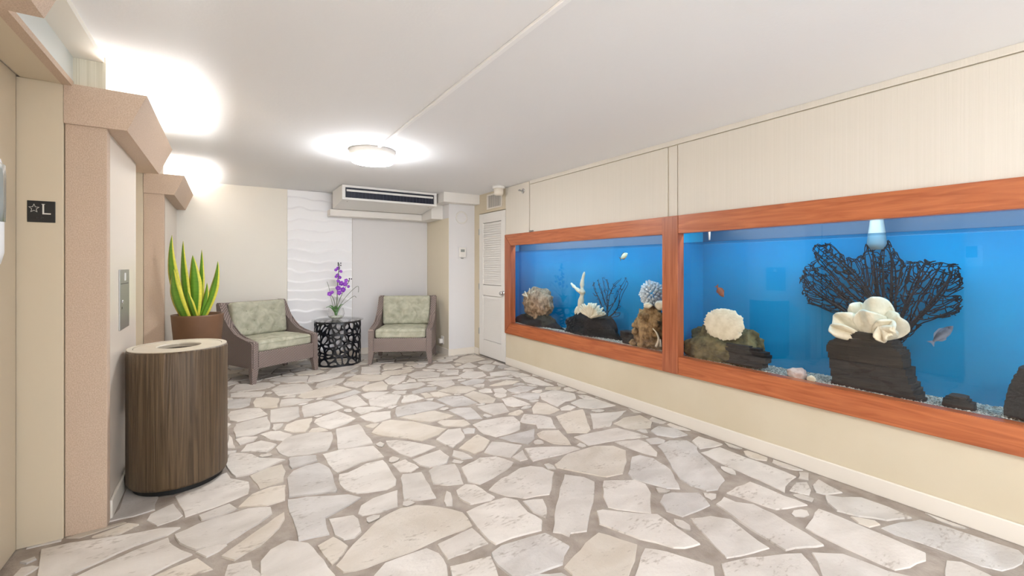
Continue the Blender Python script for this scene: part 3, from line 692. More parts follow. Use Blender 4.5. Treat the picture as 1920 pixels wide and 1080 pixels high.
def chair(name, label, loc, rz, group):
    W, D, TH = .415, .74, .075
    t = thing(name, label, 'armchair', loc, rz, group)
    prof = [(0, .165), (0, .445), (.02, .462), (.12, .472), (.26, .488), (.36, .52), (.46, .585), (.54, .67), (.60, .76), (.645, .855), (.66, .866), (.735, .866), (.74, .85), (.66, .165)]
    for s in (-1, 1):
        b = nb(); prism(b, prof, 'x', s*W, s*(W-TH)); bmesh.ops.bevel(b, geom=[e for e in b.edges if abs(e.verts[0].co.x-e.verts[1].co.x) < 1e-6], offset=.012, segments=2, affect='EDGES'); obj('side_panel', b, m_rat, t)
    b = nb(); prism(b, [(.60, .165), (.655, .165), (.735, .862), (.68, .862)], 'x', -W+TH, W-TH); obj('back_panel', b, m_rat, t)
    b = nb(); bx(b, -W+TH-.005, W-TH+.005, .004, .05, .163, .345, .008); obj('front_rail', b, m_rat, t)
    b = nb(); bx(b, -W+TH, W-TH, .05, .63, .29, .335); obj('seat_deck', b, m_dark, t)
    for s in (-1, 1):
        for y in (.004, .585):
            b = nb(); a0 = s*W; a1 = s*(W-TH); a2 = s*(W-.045)
            f0 = [(a0, y), (a1, y), (a1, y+.075), (a0, y+.075)]; yy = y if y < .1 else y+.03
            f1 = [(a0, yy), (a2, yy), (a2, yy+.045), (a0, yy+.045)]
            A = [b.verts.new((*q, .175)) for q in f0]; Bq = [b.verts.new((*q, .0)) for q in f1]; b.faces.new(A); b.faces.new(Bq[::-1])
            for k in range(4): b.faces.new((A[k], A[(k+1) % 4], Bq[(k+1) % 4], Bq[k]))
            obj('leg', b, m_rat, t)
    cw = W-TH-.008
    def puff(p):
        p = p.copy(); u = p.x/cw; v = p.y/.29
        if p.z > 0: p.z += .018*(1-u*u)*(1-v*v)+.004*noise.noise(p*9)
        return p
    b = nb(); rbox(b, (cw, .29, .062), .035, 18, puff, Matrix.Translation((0, .302, .399))); o = obj('seat_cushion', b, m_cush, t, True)
    b = nb()
    tube(b, [(-cw+.02, .012, .43), (cw-.02, .012, .43)], .004, 6); obj('piping', b, m_cush, o, True)
    tuft = [(-.17, .09), (0, .09), (.17, .09), (-.085, -.03), (.085, -.03), (-.17, -.13), (.0, -.13), (.17, -.13)]
    def puff2(p):
        p = p.copy(); u = p.x/cw; v = p.z/.2
        if p.y < 0:
            p.y -= .03*max(0, 1-u**4)*max(0, 1-v**4)
            for a, c in tuft: p.y += .034*math.exp(-((p.x-a)**2+(p.z-c)**2)/.0028)
        return p
    Mb = Matrix.Translation((0, .575, .665)) @ Matrix.Rotation(-.12, 4, 'X')
    b = nb(); rbox(b, (cw, .06, .205), .03, 30, puff2, Mb); o = obj('back_cushion', b, m_cush, t, True)
    for a, c in tuft:
        b = nb(); q = Mb @ Vector((a, -.056, c)); lathe(b, [(0, -.004), (.008, -.002), (.009, .003)], 10, q, 'y')
        obj('tuft_button', b, m_cush, o, True)
    return t
chair('rattan_armchair', 'grey rattan armchair with sage cushions next to the snake plant', (.602, 5.805, 0), math.radians(28), 'rattan armchairs')
chair('rattan_armchair', 'grey rattan armchair with sage cushions next to the pillar', (1.93, 5.74, 0), math.radians(-28.3), 'rattan armchairs')

# ------------------------------------------------------------------ drum side table
TC = Vector((1.262, 6.30, 0)); TR, THT = .295, .575
t = thing('side_table', 'black pierced metal drum side table with glass top between the armchairs', 'table', TC)
m_lac = mat('black_lacquer', (18, 22, 30), .22, spec=.7)
rs = random.Random(3); circ = 2*PI*TR
pts = []
while len(pts) < 92:
    best = None
    for k in range(8):
        q = (rs.uniform(0, circ), rs.uniform(.03, THT-.03))
        d = min([math.hypot(min(abs(q[0]-p_[0]), circ-abs(q[0]-p_[0])), q[1]-p_[1]) for p_ in pts] or [9])
        if best is None or d > best[0]: best = (d, q)
    pts.append(best[1])
allp = [(x+dx, y) for x, y in pts for dx in (-circ, 0, circ)]
b = nb()
for q in pts:
    P = [(q[0]-.3, .012), (q[0]+.3, .012), (q[0]+.3, THT-.012), (q[0]-.3, THT-.012)]
    for r in allp:
        dx, dy = r[0]-q[0], r[1]-q[1]
        if (dx or dy) and dx*dx+dy*dy < .16: P = clip(P, dx, dy, (r[0]**2+r[1]**2-q[0]**2-q[1]**2)/2)
    if len(P) < 3: continue
    cx = sum(a[0] for a in P)/len(P); cy = sum(a[1] for a in P)/len(P)
    # resample outline and make the rounded hole
    S = []
    for i in range(len(P)):
        a, c = P[i], P[(i+1) % len(P)]
        for k in range(3): S.append((a[0]+(c[0]-a[0])*k/3, a[1]+(c[1]-a[1])*k/3))
    Hh = S[:]
    for _ in range(3): Hh = [((Hh[i-1][0]+2*Hh[i][0]+Hh[(i+1) % len(Hh)][0])/4, (Hh[i-1][1]+2*Hh[i][1]+Hh[(i+1) % len(Hh)][1])/4) for i in range(len(Hh))]
    rad = math.sqrt(abs(area(P))/PI); k = max(.35, 1-.0085/rad)*1.0
    Hh = [(cx+(a[0]-cx)*k, cy+(a[1]-cy)*k) for a in Hh]
    def cyl(p_, r): return (r*math.cos(p_[0]/TR), r*math.sin(p_[0]/TR), p_[1])
    n = len(S)
    Vo = [[b.verts.new(cyl(p_, r)) for p_ in lst] for lst in (S, Hh) for r in (TR, TR-.008)]
    for i in range(n):
        j = (i+1) % n
        b.faces.new((Vo[0][i], Vo[0][j], Vo[2][j], Vo[2][i])); b.faces.new((Vo[1][i], Vo[3][i], Vo[3][j], Vo[1][j])); b.faces.new((Vo[2][i], Vo[2][j], Vo[3][j], Vo[3][i]))
bmesh.ops.remove_doubles(b, verts=b.verts[:], dist=.0008); obj('pierced_drum', b, m_lac, t)
for z in (.0, THT-.016):
    b = nb(); lathe(b, [(TR+.003, z), (TR+.003, z+.016), (TR-.014, z+.016), (TR-.014, z)], 56, closed=True); obj('hoop', b, m_lac, t)
b = nb(); lathe(b, [(0, THT), (.325, THT), (.328, THT+.005), (.325, THT+.01), (0, THT+.01)], 56); obj('glass_top', b, m_glass, t)

# ------------------------------------------------------------------ orchid in a glass bowl
OC = Vector((1.232, 6.27, THT+.0102))
t = thing('glass_bowl', 'clear round glass bowl on the side table holding the orchid', 'bowl', OC)
b = nb(); lathe(b, [(0, 0), (.05, 0), (.095, .035), (.11, .08), (.1, .13), (.092, .15), (.088, .15), (.096, .128), (.106, .08), (.092, .038), (.05, .006), (0, .006)], 40); obj('bowl', b, m_glass, t, True)
b = nb(); lathe(b, [(0, .007), (.048, .007), (.085, .035), (.09, .045), (0, .05)], 30); obj('pebbles', b, mat('bowl_fill', (198, 205, 190), .5, rgb2=(230, 232, 222), kind='voronoi', scale=(60, 60, 60), bump=.6), t, True)
t = thing('orchid', 'purple orchid with tall flower spike and green leaves in the glass bowl', 'orchid', OC)
m_stem = mat('stem_green', (96, 108, 84), .6); m_oleaf = mat('orchid_leaf', (58, 120, 40), .4, rgb2=(88, 150, 62), scale=(12, 12, 3)); m_pet = mat('orchid_purple', (132, 44, 186), .5, rgb2=(172, 84, 214), scale=(20, 20, 20)); m_bud = mat('bud_dark', (48, 28, 58), .5)
def ol(px, py, dy=0): return at_y(px, py, OC.y+dy)-OC
def curve(pts, n=14):
    P = [Vector(p_) for p_ in pts]; out = []
    for i in range(n+1):
        s = i/n*(len(P)-1); k = min(int(s), len(P)-2); f = s-k
        p0, p1, p2, p3 = P[max(k-1, 0)], P[k], P[k+1], P[min(k+2, len(P)-1)]
        out.append(.5*((2*p1)+(p2-p0)*f+(2*p0-5*p1+4*p2-p3)*f*f+(3*p1-p0-3*p2+p3)*f**3))
    return out
base_p = Vector((0, 0, .045))
for pts_, r in (([base_p, ol(632, 560), ol(633, 530), ol(636, 500), ol(634, 492)], .006), ([base_p, ol(632, 575), ol(642, 550), ol(653, 530), ol(656, 522)], .004),
                ([base_p, ol(628, 570), ol(624, 558), ol(619, 552)], .004), ([base_p, ol(638, 572), ol(650, 555), ol(665, 540), ol(672, 537), ol(672, 548)], .003),
                ([base_p, ol(640, 574), ol(654, 562), ol(664, 555), ol(668, 558)], .003), ([base_p, ol(622, 565), ol(617, 540), ol(613, 528)], .0025)):
    b = nb(); tube(b, curve(pts_), r, 6); obj('stem', b, m_stem, t, True)
for a, L_, wz in ((PI*1.02, .13, .0), (.1, .10, .03), (-.55*PI, .09, -.06), (.45*PI, .09, .0), (PI*.8, .10, .015)):
    fc = Vector((-math.sin(a), math.cos(a), 0)); r0 = Vector((0, 0, .06)); tp = Vector((math.cos(a)*L_, math.sin(a)*L_, .165+wz)); blade('leaf', r0, tp, .055, t, (0, 0, .05), 0, m_oleaf, 8, fc, .5)
def flower(c, s, seed):
    rr = random.Random(seed); b = nb()
    nrm = Vector((rr.uniform(-.4, .4)-.1, -1, rr.uniform(-.3, .3))).normalized(); ux = nrm.cross(Vector((0, 0, 1))).normalized(); uy = ux.cross(nrm)
    a0 = rr.uniform(0, 1)
    for k in range(5):
        a = a0+k*2*PI/5; d = ux*math.cos(a)+uy*math.sin(a); sd = nrm.cross(d)
        row = []
        for i, (q, w_) in enumerate(((0, .15), (.35, .42), (.7, .5), (1, .2))):
            pc = c+d*s*q+nrm*s*(.25*q*(1-q)*2+.05*k)
            row.append([b.verts.new(pc+sd*s*w_*u+nrm*s*.08*abs(u)) for u in (-1, 0, 1)])
        for i in range(3):
            for u in range(2): b.faces.new((row[i][u], row[i][u+1], row[i+1][u+1], row[i+1][u]))
    o = obj('flower', b, m_pet, t, True); md = o.modifiers.new('s', 'SOLIDIFY'); md.thickness = .0012
    b = nb(); bmesh.ops.create_icosphere(b, subdivisions=1, radius=s*.16, matrix=Matrix.Translation(c+nrm*s*.2)); obj('lip', b, mat('lip_pale', (225, 190, 235), .5), o, True)
for i, (px, py, s) in enumerate(((634, 503, .026), (630, 506, .022), (639, 509, .022), (633, 516, .024), (637, 520, .024), (630, 519, .02), (634, 527, .024), (640, 531, .034), (647, 533, .032), (634, 540, .034), (643, 543, .036), (636, 549, .032), (649, 526, .026), (618, 551, .03), (623, 548, .022), (653, 537, .022))):
    flower(ol(px, py, random.uniform(-.03, .02)), s, i)
for px, py in ((634, 493.5), (639, 493.5), (634, 497), (639, 497.5), (651, 524.5), (655, 522.5), (659, 523), (654, 527)):
    b = nb(); rock(b, ol(px, py, -.005), (.008, .008, .011), 1, .0); obj('bud', b, m_bud, t, True)

# ------------------------------------------------------------------ aquariums
XB = XR+.47          # blue back
FX0, FX1 = XR-.03, XR+.05
def zr(px, py): return at_x(px, py, XR)
def mitre_rail(b, y0, y1, z0, z1, top, my0, my1):
    """rail with optional mitred ends"""
    hgt = z1-z0
    if top: P = [(y0, z1), (y1, z1), (y1-(hgt if my1 else 0), z0), (y0+(hgt if my0 else 0), z0)]
    else: P = [(y0, z0), (y1, z0), (y1-(hgt if my1 else 0), z1), (y0+(hgt if my0 else 0), z1)]
    prism(b, P, 'x', FX0, FX1); bmesh.ops.bevel(b, geom=b.edges[:], offset=.004, segments=2, affect='EDGES')
def mitre_stile(b, y0, y1, z0, z1, far):
    wdt = y1-y0
    P = [(y1, z0), (y1, z1), (y0, z1-wdt), (y0, z0+wdt)] if far else [(y0, z0), (y0, z1), (y1, z1-wdt), (y1, z0+wdt)]
    prism(b, P, 'x', FX0, FX1); bmesh.ops.bevel(b, geom=b.edges[:], offset=.004, segments=2, affect='EDGES')
MY0, MY1 = 2.313, 2.466           # the middle upright
ZB0, ZB1, ZT0, ZT1 = .413, .558, 1.568, 1.715
def tank(label, y0, y1, fy0, fy1, far):
    t = thing('aquarium', label, 'aquarium', (XR, (y0+y1)/2, ZB0))
    inv = Matrix.Translation((-XR, -(y0+y1)/2, -ZB0))
    def part(n, b, m, sm=False, par=None):
        bmesh.ops.transform(b, matrix=inv, verts=b.verts[:]); return obj(n, b, m, par or t, sm)
    b = nb(); mitre_rail(b, fy0, fy1, ZT0, ZT1, True, not far, far); part('top_rail', b, m_wood)
    b = nb(); mitre_rail(b, fy0, fy1, ZB0, ZB1, False, not far, far); part('bottom_rail', b, m_wood)
    if far:
        b = nb(); mitre_stile(b, fy1-.147, fy1, ZB0, ZT1, True); part('stile', b, m_woodv)
        b = nb(); bx(b, FX0-.002, FX1, MY0, MY1, ZB0, ZT1-.006, .003); part('mullion', b, m_woodv)
    else:
        b = nb(); mitre_stile(b, fy0, fy0+.147, ZB0, ZT1, False); part('stile', b, m_woodv)
    b = nb(); bx(b, XR+.052, XR+.060, y0, min(y1, 4.99), .48, 1.66); part('glass_pane', b, m_glass)
    b = nb(); bx(b, XB, XB+.02, y0-.02, y1+.02, .42, 1.493); part('tank_back', b, m_blue)
    b = nb(); bx(b, XB-.001, XB+.02, y0-.02, y1+.02, 1.495, 1.76); part('reflection_band', b, mat('reflection_band_blue', (16, 74, 112), .5))  # darker blue strip: the water surface's reflection put into the colour
    b = nb(); bx(b, XR+.06, XB, y0-.02, y0, .42, 1.76); part('tank_end', b, m_blue)
    b = nb(); bx(b, XR+.06, XB, y1, y1+.02, .42, 1.76); part('tank_end', b, m_blue)
    b = nb(); bx(b, XR+.06, XB, y0, y1, .42, .44); part('tank_bottom', b, m_blue)
    b = nb(); bx(b, XR+.06, XB, y0, y1, 1.74, 1.76); h = part('hood', b, m_white)
    b = nb(); bx(b, XR+.062, XB-.002, y0+.002, y1-.002, 1.492, 1.494); part('water_surface', b, m_water)
    b = nb(); bx(b, XR+.07, XR+.17, y0+.12, y1-.12, 1.685, 1.74, .004); part('lamp_housing', b, m_white)
    ld = bpy.data.lights.new('tank_lamp', 'AREA'); ld.shape = 'RECTANGLE'; ld.size = .07; ld.size_y = (y1-y0)-.3
    ld.energy = TANK_W*(y1-y0); ld.color = (.93, .97, 1)
    lo = bpy.data.objects.new('tank_lamp', ld); C.objects.link(lo); lo.parent = t; lo.location = (.125, 0, 1.68-ZB0); lo.rotation_euler = (0, math.radians(-22), 0)
    return t
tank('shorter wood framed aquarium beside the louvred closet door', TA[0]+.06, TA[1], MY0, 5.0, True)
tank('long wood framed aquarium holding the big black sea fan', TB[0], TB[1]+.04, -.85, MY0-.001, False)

def gravel(y0, y1, name, label):
    b = nb(); nx, ny = 10, int((y1-y0)/.04)
    def hh(x, y): return .551-.034*(x-XR-.06)/.41+.012*noise.noise(Vector((x*5, y*3, 1)))
    g = [[b.verts.new((x, y, hh(x, y))) for x in [XR+.061+.407*i/nx for i in range(nx+1)]] for y in [y0+.003+(y1-y0-.006)*j/ny for j in range(ny+1)]]
    for j in range(ny):
        for i in range(nx): b.faces.new((g[j][i], g[j][i+1], g[j+1][i+1], g[j+1][i]))
    rr = random.Random(5)
    for k in range(int(1500*(y1-y0))):
        x = XR+.066+.39*rr.random()**1.3; y = rr.uniform(y0+.01, y1-.01); s = rr.uniform(.004, .009)
        c = Vector((x, y, hh(x, y)+s*.2))
        vs_ = [b.verts.new(c+Vector(d)*s*rr.uniform(.7, 1.2)) for d in ((1, 0, 0), (0, 1, 0), (-1, 0, 0), (0, -1, 0), (0, 0, .8))]
        for i in range(4): b.faces.new((vs_[i], vs_[(i+1) % 4], vs_[4]))
    tag(obj(name, b, mat('gravel', (112, 104, 92), .9, rgb2=(214, 205, 188), kind='noise', scale=(85, 85, 85), detail=3, lo=.38, hi=.6)), label, 'gravel', None, 'stuff')
gravel(TA[0]+.06, TA[1], 'gravel', 'speckled gravel bed of the aquarium beside the louvred door')
gravel(TB[0], TB[1]+.04, 'gravel', 'speckled gravel bed of the long aquarium with sea fan')

m_lava = mat('lava_rock', (14, 12, 11), .9, rgb2=(36, 30, 27), scale=(14, 14, 14), detail=8, bump=.9, bscale=(60, 60, 60))
m_slate = mat('dark_slate', (20, 16, 14), .85, rgb2=(46, 37, 31), scale=(6, 6, 70), detail=6, bump=.8)
m_moss = mat('mossy_rock', (70, 62, 36), .9, rgb2=(128, 114, 74), scale=(16, 16, 16), detail=8, bump=1.0, bscale=(70, 70, 70))
m_tan = mat('tan_coral', (110, 78, 40), .9, rgb2=(176, 142, 96), scale=(22, 22, 22), detail=8, bump=1.0, bscale=(60, 60, 60))
m_pinkc = mat('pinkish_coral', (118, 90, 60), .9, rgb2=(186, 156, 126), scale=(22, 22, 22), detail=8, bump=1.0, bscale=(60, 60, 60))
m_wcoral = mat('white_coral', (222, 208, 178), .75, rgb2=(238, 226, 200), scale=(20, 20, 20), bump=.35, bscale=(110, 110, 110))
m_fan = mat('sea_fan_black', (18, 17, 26), .8, rgb2=(50, 34, 34), scale=(9, 9, 9), lo=.58, hi=.75)
def place(px, py, d): return at_x(px, py, XR+d)
def extent(px0, px1, py0, py1, d, dx):
    """centre and half size (x = depth) of a thing that shows in this pixel box at depth d behind the wall"""
    a, c = at_x(px0, py1, XR+d), at_x(px1, py0, XR+d)
    return Vector((XR+d, (a.y+c.y)/2, (at_x((px0+px1)/2, py0, XR+d).z+at_x((px0+px1)/2, py1, XR+d).z)/2)), (dx, abs(a.y-c.y)/2, (at_x((px0+px1)/2, py0, XR+d).z-at_x((px0+px1)/2, py1, XR+d).z)/2)
def one(name, b, m, label, cat, group=None, smooth=True):
    for v in b.verts: v.co.z = max(v.co.z, .442); v.co.x = min(max(v.co.x, XR+.066), XB-.004)
    return tag(obj(name, b, m, None, smooth), label, cat, group)
def rk(name, box, d, dx, m, label, cat='rock', seed=1, amp=.22, freq=1.6, sub=4, low=None):
    c, h = extent(*box, d, dx)
    if low is not None:
        top = c.z+h[2]; c.z = (top+low)/2; h = (h[0], h[1], (top-low)/2)
    b = nb(); rock(b, c, h, sub, amp, freq, seed, taper=.4 if low is not None else 0); return one(name, b, m, label, cat)
def slab_stack(name, outline, d, dx, m, label, seed=1, cuts=5):
    """stratified rock: irregular layers whose width follows the traced outline [(py, px_left, px_right)...]"""
    rr = random.Random(seed); b = nb()
    for (py0, l0, r0), (py1, l1, r1) in zip(outline[:-1], outline[1:]):
        for k in range(cuts):
            f0, f1 = k/cuts, (k+1)/cuts; fm = (f0+f1)/2
            L_ = l0+(l1-l0)*fm+rr.uniform(-1.5, 1.5); R_ = r0+(r1-r0)*fm+rr.uniform(-2, 2); pm = (L_+R_)/2
            za = at_x(pm, py0+(py1-py0)*f0, XR+d).z; zb = at_x(pm, py0+(py1-py0)*f1, XR+d).z
            ya, yb_ = at_x(L_, py0, XR+d).y, at_x(R_, py0, XR+d).y
            dd = dx*rr.uniform(.86, 1.0); n = 10; pts_ = []
            for i in range(n):
                a = 2*PI*i/n; ca, sa = math.cos(a), math.sin(a); q = 1/max(abs(ca), abs(sa))**.75*rr.uniform(.94, 1.0); q = min(q, 1.15)
                pts_.append((XR+d+dd*q*sa, (ya+yb_)/2+(ya-yb_)/2*min(1.0, max(-1, ca*q))))
            tl = rr.uniform(-.004, .004)
            prism(b, pts_, 'z', zb-.002+tl, za+tl)
    return one(name, b, m, label, 'rock', None, False)
def fish(label, head, tail, hgt, d, m, m2):
    a, c = place(*head, d), place(*tail, d); L_ = (a-c).length; ax = (a-c).normalized(); sx = Vector((1, 0, 0)); up = sx.cross(ax)*-1
    if up.z < 0: up = -up
    t = thing('fish', label, 'fish', (a+c)/2); o0 = (a+c)/2
    b = nb(); rings = []
    prof = [(0, .02), (.05, .3), (.15, .65), (.3, .95), (.42, 1), (.55, .9), (.7, .6), (.8, .3), (.86, .2)]
    for s, k in prof:
        cc = a+(c-a)*s-o0; rings.append([b.verts.new(cc+up*hgt/2*k*math.cos(q*PI/5)+sx*hgt*.22*k*math.sin(q*PI/5)) for q in range(10)])
    for i in range(len(rings)-1):
        for q in range(10): b.faces.new((rings[i][q], rings[i][(q+1) % 10], rings[i+1][(q+1) % 10], rings[i+1][q]))
    b.faces.new(rings[0]); b.faces.new(rings[-1]); obj('body', b, m, t, True)
    def finp(name, pts_):
        b = nb(); A = [b.verts.new(a+(c-a)*s+up*hgt*v-o0+sx*.0015) for s, v in pts_]; Bq = [b.verts.new(a+(c-a)*s+up*hgt*v-o0-sx*.0015) for s, v in pts_]
        b.faces.new(A); b.faces.new(Bq[::-1])
        for i in range(len(A)): b.faces.new((A[i], A[(i+1) % len(A)], Bq[(i+1) % len(A)], Bq[i]))
        obj(name, b, m2, t)
    finp('tail_fin', [(.82, .08), (1, .42), (.95, 0), (1, -.42), (.82, -.08)])
    finp('dorsal_fin', [(.25, .42), (.35, .66), (.6, .6), (.75, .26)]); finp('anal_fin', [(.45, -.44), (.55, -.62), (.68, -.5), (.75, -.25)])
    b = nb()
    for s in (-1, 1): bmesh.ops.create_icosphere(b, subdivisions=1, radius=hgt*.07, matrix=Matrix.Translation(a+(c-a)*.13+up*hgt*.1+sx*hgt*.13*s-o0))
    obj('eyes', b, m_black, t, True)

# --- shorter tank
rk('rock', (972, 1045, 583, 618), .22, .12, m_lava, 'low dark rock under the knobbly brown coral head', seed=2, low=.43)
rk('knobbly_coral', (985, 1032, 538, 600), .22, .11, m_pinkc, 'knobbly brown coral head on the low dark rock', 'coral', 3, .16, 3.4)
def branch(b, p0, p1, r0, r1, seed, bend=.02, n=10, knob=.25):
    rr = random.Random(seed); p0, p1 = Vector(p0), Vector(p1); pts_, rad = [], []
    for i in range(n+1):
        s = i/n; pts_.append(p0+(p1-p0)*s+Vector((0, 1, 0))*bend*math.sin(PI*s)); rad.append((r0+(r1-r0)*s)*(1+rr.uniform(-knob, knob)))
    rad[-1] *= .6; tube(b, pts_, rad, 8)
b = nb()
for i, (x0, y0, x1, y1) in enumerate(((996, 566, 984, 546), (996, 566, 993, 540), (990, 556, 979, 552), (995, 560, 1001, 546))): branch(b, place(x0, y0, .14), place(x1, y1, .14), .011, .006, i)
one('branch_coral', b, m_wcoral, 'small white branch coral beside the knobbly brown coral head', 'coral')
rk('rock', (1066, 1160, 577, 640), .25, .14, m_lava, 'black lava rock under the upright white branch coral', seed=5, low=.38, amp=.2)
b = nb(); q = lambda x, y: place(x, y, .2)
branch(b, q(1088, 604), q(1093, 545), .038, .026, 1); branch(b, q(1092, 550), q(1096, 510), .028, .012, 2); branch(b, q(1094, 551), q(1071, 531), .026, .014, 3); branch(b, q(1085, 602), q(1083, 575), .036, .02, 4)
one('branch_coral', b, m_wcoral, 'tall forked white branch coral on the black lava rock', 'coral')
b = nb(); cc = place(1108, 594, .14)
for i in range(110):
    rr = random.Random(i); a = rr.uniform(-1.35, 1.35); e = rr.uniform(-.6, .5); L_ = .17*rr.uniform(.85, 1.05)
    branch(b, cc+Vector((0, 0, -.01)), cc+Vector((-math.sin(e)*L_*.7, -math.sin(a)*L_*.95, math.cos(a)*L_*.85)), .010, .012, i, 0, 6, .15)
one('cluster_coral', b, m_wcoral, 'rounded white cluster coral on the black lava rock', 'coral')

def fan_layer(b, outline, root, d, nat, step, kill, reach, r_tip, r_base, seed, cross=0):
    rr = random.Random(seed)
    P = [(-v.y, v.z) for v in (place(*o_, d) for o_ in outline)]
    x0, x1 = min(p_[0] for p_ in P), max(p_[0] for p_ in P); y0, y1 = min(p_[1] for p_ in P), max(p_[1] for p_ in P)
    att = []
    while len(att) < nat:
        x, y = rr.uniform(x0, x1), rr.uniform(y0, y1)
        if inside(P, x, y): att.append((x, y))
    rv = place(*root, d); nodes = [(-rv.y, rv.z)]; par = [-1]; seen = set()
    for it in range(400):
        grow = {}
        for a in att:
            bi, bd = -1, reach
            for i, n_ in enumerate(nodes):
                dd = abs(n_[0]-a[0])+abs(n_[1]-a[1])
                if dd < bd*1.42:
                    dd = math.hypot(n_[0]-a[0], n_[1]-a[1])
                    if dd < bd: bd, bi = dd, i
            if bi >= 0: grow.setdefault(bi, []).append(((a[0]-nodes[bi][0])/bd, (a[1]-nodes[bi][1])/bd))
        if not grow: break
        new = []
        for i, ds in grow.items():
            vx = sum(q_[0] for q_ in ds)+rr.uniform(-.3, .3); vy = sum(q_[1] for q_ in ds)+rr.uniform(-.3, .3); L_ = math.hypot(vx, vy)+1e-9
            new.append((nodes[i][0]+vx/L_*step, nodes[i][1]+vy/L_*step, i))
        nn = []
        for x, y, i in new:
            k = (round(x/(step*.55)), round(y/(step*.55)))
            if k in seen: continue
            seen.add(k); nodes.append((x, y)); par.append(i); nn.append((x, y))
        if not nn: break
        att2 = [a for a in att if not any(abs(a[0]-n_[0]) < kill and abs(a[1]-n_[1]) < kill for n_ in nn)]
        if len(att2) == len(att) and it > 250: break
        att = att2
        if len(nodes) > 3200: break
    cnt = [1]*len(nodes)
    for i in range(len(nodes)-1, 0, -1): cnt[par[i]] += cnt[i]
    mx = math.log(cnt[0]+1)
    def rad(i): return r_tip+(r_base-r_tip)*(math.log(cnt[i]+1)/mx)**3
    def w3(i):
        x, y = nodes[i]; return Vector((XR+d+.03*noise.noise(Vector((x*6, y*6, seed))), -x, y))
    def seg_(p, q_, r0, r1):
        tube(b, [p, q_], [r0, r1], 4, False)
    for i in range(1, len(nodes)): seg_(w3(par[i]), w3(i), max(rad(par[i])*.9, r_tip), rad(i))
    tips = [i for i in range(len(nodes)) if cnt[i] <= 3]
    for k in range(cross):
        i = rr.choice(tips); best = None
        for j in tips:
            dd = math.hypot(nodes[i][0]-nodes[j][0], nodes[i][1]-nodes[j][1])
            if step*1.2 < dd < step*4 and (best is None or dd < best[0]): best = (dd, j)
        if best: seg_(w3(i), w3(best[1]), r_tip, r_tip)
def sea_fan(name, outline, root, d, label, layers, *args):
    b = nb()
    for k in range(layers):
        a = list(args); a[6] += k*3; fan_layer(b, outline, (root[0]+(k-1)*4, root[1]), d+.022*(k-1), *a)
    return one(name, b, m_fan, label, 'sea fan', None, False)
sea_fan('sea_fan', [(1108, 548), (1112, 522), (1135, 518), (1150, 528), (1175, 515), (1178, 535), (1165, 560), (1166, 590), (1150, 598), (1137, 600), (1125, 575)], (1139, 606), .36,
        'small thin dark sea fan behind the white cluster coral', 2, 260, .014, .02, .5, .0026, .010, 2, 10)
mf = mat('fish_pale', (206, 190, 140), .4, rgb2=(226, 218, 190), scale=(40, 40, 40)); mf2 = mat('fin_dark', (70, 66, 56), .5)
fish('pale yellow fish swimming above the small dark sea fan', (1177, 475), (1162, 486), .055, .25, mf, mf2)
b = nb(); slab = [(621, 1169, 1190), (630, 1166, 1212), (646, 1172, 1220)]
slab_stack('slate_rock', slab, .17, .07, m_slate, 'flat dark slate piece leaning by the tan coral rock', 3, 3)
c, h = extent(1190, 1250, 572, 655, .18, .10); b = nb()
rock(b, c+Vector((0, -.01, -.03)), (h[0], h[1]*.95, h[2]*1.05), 4, .22, 2.2, 9); c2, h2 = extent(1187, 1215, 600, 620, .15, .05); rock(b, c2, h2, 3, .2, 2, 4)
for i in range(14):
    rr = random.Random(i+40); rock(b, c+Vector((-h[0]*.75, rr.uniform(-.8, .8)*h[1], rr.uniform(-.85, .7)*h[2])), (.03, .035, .035), 2, .2, 2, i)
one('coral_rock', b, m_tan, 'lumpy tan coral rock beside the wooden mullion', 'rock')
c, h = extent(1202, 1243, 525, 578, .2, .1); b = nb(); rr = random.Random(8)
for i in range(130):
    z = 1-2*(i+.5)/130; a = i*2.39996; s = math.sqrt(1-z*z); dvec = Vector((s*math.cos(a), s*math.sin(a), z))
    p0 = Vector((dvec.x*h[0], dvec.y*h[1], dvec.z*h[2]))
    k = rr.uniform(.9, 1.04); tube(b, [c+p0*.5, c+p0*.85*k, c+p0*k], [.005, .0125, .009], 6)
one('finger_coral', b, mat('finger_white', (206, 208, 208), .7, rgb2=(236, 236, 232), scale=(30, 30, 30)), 'pale ball of finger coral on top of the tan coral rock', 'coral', None, False)
c, h = extent(1229, 1250, 563, 582, .1, .04); b = nb(); rock(b, c, h, 3, .06, 1.2, 3); one('shell', b, m_wcoral, 'smooth round cream shell next to the finger coral ball', 'shell')
c, h = extent(1208, 1222, 567, 578, .09, .03); b = nb(); rock(b, c, h, 3, .2, 2, 6); one('shell', b, m_wcoral, 'small knobbly white shell below the finger coral ball', 'shell')
b = nb(); P_ = curve([place(1224, 616, .075), place(1231, 624, .075), place(1235, 636, .075), place(1230, 650, .075)], 12); tube(b, P_, [.004+.008*i/12 for i in range(13)], 8); P_ = [place(1238, 636, .075), place(1239, 650, .075)]; tube(b, P_, [.004, .011], 8)
one('horn_shell', b, m_wcoral, 'slender curved white horn shell at the foot of the tan coral rock', 'shell')

